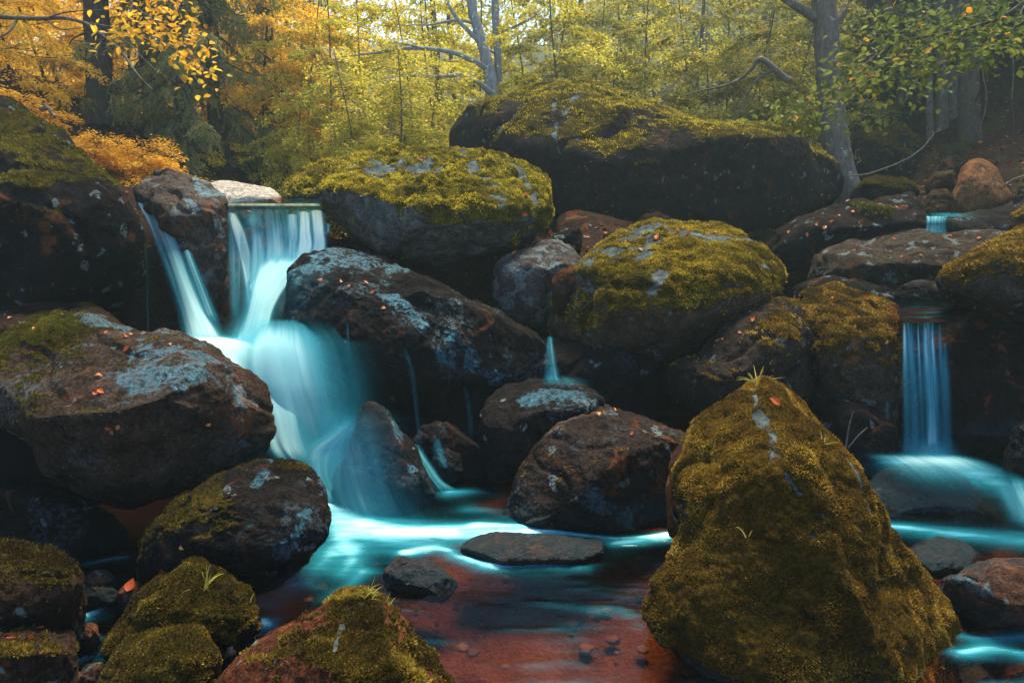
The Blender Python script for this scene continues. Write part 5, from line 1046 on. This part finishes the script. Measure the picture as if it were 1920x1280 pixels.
# ------------------------------------------------------------------ single fallen leaves, grass tufts
bpy.context.view_layer.update()
dg = bpy.context.evaluated_depsgraph_get()
def hit(px, py):
    d = P(px, py, 1.0) - CAM
    ok, loc, nrm, *_ = scene.ray_cast(dg, Vector(CAM + d * 0.3), Vector(d).normalized())
    return (loc, nrm) if ok else (Vector(P(px, py, 5)), Vector((0, 0, 1)))
FL = [(0, (0.22, 0.03, 0.010)), (0.5, (0.42, 0.085, 0.022)), (0.85, (0.50, 0.20, 0.07)), (1, (0.5, 0.36, 0.24))]
m_fl = leaf_mat("fallen_leaf", FL, .2, .45)
protos = []
for k in range(6):
    u = np.linspace(0, 1, 9); wdt = np.sin(pi * u ** .8) * .36 * (1 - .25 * u)
    cur = [.25, -.2, .4, .1, -.35, .5][k]
    rows = [np.stack([(u - .5), s_ * wdt, .10 * abs(s_) * (1 + .3 * k) * wdt / .36 + cur * (u - .5) ** 2 + .02], 1) for s_ in (-1, -.5, 0, .5, 1)]
    v = np.concatenate(rows); i = (np.arange(4)[:, None] * 9 + np.arange(8)[None]).ravel()
    protos.append(mesh_np("leaf", v, np.stack([i, i + 1, i + 10, i + 9], 1), {"tint": np.full(45, [.2, .5, .7, .35, .85, .55][k])}))
    protos[-1].materials.append(m_fl)
LEAVES = [
 ("the large wet boulder beside the main fall", [(205, 800), (213, 808), (222, 799), (190, 735), (390, 793), (200, 626), (235, 633), (246, 630), (185, 707), (320, 648), (240, 656), (180, 740), (60, 660)]),
 ("the flat brown boulder at the left edge", [(20, 598), (68, 613), (120, 590)]),
 ("the long dark wet boulder in the middle", [(655, 538), (685, 532), (697, 548), (717, 578), (641, 524), (600, 520)]),
 ("the egg-shaped mossy boulder", [(1270, 430), (1340, 437), (1396, 453), (1288, 439), (1232, 446), (1200, 470)]),
 ("the slanting grey boulder", [(1412, 602), (1388, 625), (1355, 638), (1302, 664), (1285, 669)]),
 ("the rounded dark boulder in the pool", [(1185, 814), (1122, 778), (1150, 770)]),
 ("the tilted dark boulder at the lower left", [(345, 1025), (310, 1072)]),
 ("the bright moss-topped boulder", [(985, 366), (790, 300), (982, 402), (925, 356)]),
 ("the blunt brown stone in the bottom left corner", [(76, 1181), (50, 1196), (20, 1202)]),
 ("the dark ledge right of the giant boulder", [(1590, 378), (1620, 383), (1680, 390), (1700, 388), (1530, 422), (1546, 427), (1560, 417), (1480, 436), (1600, 398), (1650, 385), (1572, 405), (1640, 400), (1515, 440), (1660, 410)]),
 ("the long grey slab under the small upper waterfall", [(1675, 450), (1780, 443), (1726, 480), (1600, 470), (1690, 482), (1835, 448)]),
 ("the mossy brown boulder left of the thin right waterfall", [(1622, 556), (1641, 562), (1662, 573), (1602, 612), (1660, 640), (1560, 560)]),
 ("the pale grey boulder", [(966, 476), (985, 461), (1003, 456)])]
rs = np.random.default_rng(12)
def lay_leaf(px, py, label, group, size=.062, k=None, lift=False):
    loc, nrm = hit(px, py)
    if lift: loc = loc + Vector((0, -.02, .015)); nrm = Vector((.1, -.75, .65)).normalized()
    o = bpy.data.objects.new("fallen_leaf", protos[rs.integers(0, 6) if k is None else k]); COL.objects.link(o)
    q = nrm.to_track_quat('Z', 'Y'); o.rotation_euler = (q.to_matrix() @ Matrix.Rotation(rs.uniform(0, 6.28), 3, 'Z')).to_euler()
    o.location = loc + nrm * .012; o.scale = (size * rs.uniform(.8, 1.25),) * 3
    tag(o, label, "leaf", group); return o
for where, pts in LEAVES:
    for (a, b) in pts:
        lay_leaf(a, b, "small orange fallen leaf lying on " + where, "fallen leaves on " + where, .04 * (1.4 if b < 480 else 1.0))
lay_leaf(1448, 756, "single orange leaf lying near the peak of the towering mossy boulder", None, .075, 1, True)
lay_leaf(245, 1098, "large curled orange leaf on the reddish stone in the left channel", None, .09, 0)
lay_leaf(668, 1106, "dark red leaf standing in the grass on the bottom centre boulder", None, .05, 0)
lay_leaf(308, 1073, "dark red leaf below the tilted dark boulder beside the pointed one", None, .06, 0)

m_grass = leaf_mat("grass_blade", [(0, (0.16, 0.15, 0.02)), (0.6, (0.38, 0.32, 0.05)), (1, (0.6, 0.5, 0.12))], .3, .6)
def grass(px, py, label, n, L, seed, flat=.6):
    rs = np.random.default_rng(seed); loc, nrm = hit(px, py); loc = np.array(loc)
    V, F = [], []
    for k in range(n):
        d = rs.normal(size=3) * np.array([flat, flat * .6, .2]) + np.array([0, 0, .75]); d /= np.linalg.norm(d)
        l = L * rs.uniform(.45, 1.15); u = np.linspace(0, 1, 7)
        c = rs.normal(size=3) * np.array([.012, .012, 0]) + d * (l * u)[:, None] + np.array([0, 0, -.45 * l]) * (u ** 2)[:, None] * rs.uniform(.2, 1.3)
        s_ = np.cross(d, [0, -1, .2]); s_ /= np.linalg.norm(s_) + 1e-9
        w = .0032 * (1 - u ** 2 * .9)
        V.append(np.concatenate([c - s_ * w[:, None], c + s_ * w[:, None]])); i = np.arange(6)[:, None]
        F.append(np.concatenate([i + np.array([[0, 1, 8, 7]])]))
    v, f = join(list(zip(V, F)))
    o = link("grass_tuft", mesh_np("grass_tuft", v, f, {"tint": np.repeat(rs.random(n), 14)}), m_grass); o.location = loc - np.array([0, 0, .01])
    tag(o, label, "grass")
grass(1418, 716, "straggly grass tuft on the peak of the towering mossy boulder", 24, .15, 1, 1.1)
grass(1405, 1000, "small yellow grass tuft halfway down the towering mossy boulder", 9, .12, 2, .5)
grass(1545, 830, "sparse grass tuft on the right shoulder of the towering mossy boulder", 6, .10, 3, .5)
grass(690, 1114, "yellow grass tuft on top of the bottom centre boulder", 26, .10, 4, .5)
grass(727, 1130, "tiny grass tuft right of the yellow one on the bottom centre boulder", 8, .06, 5, .4)
grass(383, 1100, "long-bladed grass tuft on the front of the pointed mossy boulder at the lower left", 9, .14, 6, .7)
grass(468, 1128, "two-bladed grass sprig on the right edge of the pointed mossy boulder", 4, .10, 7, .6)

# hanging moss on the dark ledge
rs = np.random.default_rng(9)
V, F, T_ = [], [], []
for (a, b, l) in [(1598, 378, .30), (1608, 380, .42), (1618, 379, .38), (1628, 383, .30), (1645, 384, .25), (1655, 388, .22)]:
    loc, nrm = hit(a, b + 8); loc = np.array(loc) + np.array([0, -.10, .06])
    m = 420; u = rs.random(m)
    c = loc + np.stack([rs.normal(size=m) * .035 * (1.2 - u), rs.normal(size=m) * .02, -u * l], 1)
    d = rs.normal(size=(m, 3)) * .6 + np.array([0, -.4, -1]); d /= np.linalg.norm(d, axis=1)[:, None]
    s_ = np.cross(d, rs.normal(size=(m, 3))); s_ /= np.linalg.norm(s_, axis=1)[:, None]
    V.append(np.stack([c - s_ * .008, c + s_ * .008, c + d * .045], 1).reshape(-1, 3)); F.append(np.arange(m * 3).reshape(-1, 3)); T_.append(np.repeat(rs.random(m), 3))
v, f = join(list(zip(V, F)))
hm = link("moss_fringe", mesh_np("moss_fringe", v, f, {"tint": np.concatenate(T_)}, smooth=False), moss_blade_mat("green"), ROCKS["Q1"])

# ------------------------------------------------------------------ hazy air of the wood
hv = np.array([[a, b, c] for a in (-75, 85) for b in (-14, 135) for c in (-2.5, 45)], float)
hf = np.array([[0, 1, 3, 2], [4, 6, 7, 5], [0, 4, 5, 1], [2, 3, 7, 6], [0, 2, 6, 4], [1, 5, 7, 3]])
t = NT("haze_air")
pvn = t.n("ShaderNodeVolumePrincipled")
pvn.inputs["Color"].default_value = (0.65, 0.92, 1.0, 1)
pvn.inputs["Density"].default_value = 0.0024
pvn.inputs["Anisotropy"].default_value = 0.35
t.l(pvn.outputs[0], t.out.inputs["Volume"])
hz = link("haze", mesh_np("haze", hv, hf, smooth=False), t.m); hz["kind"] = "stuff"
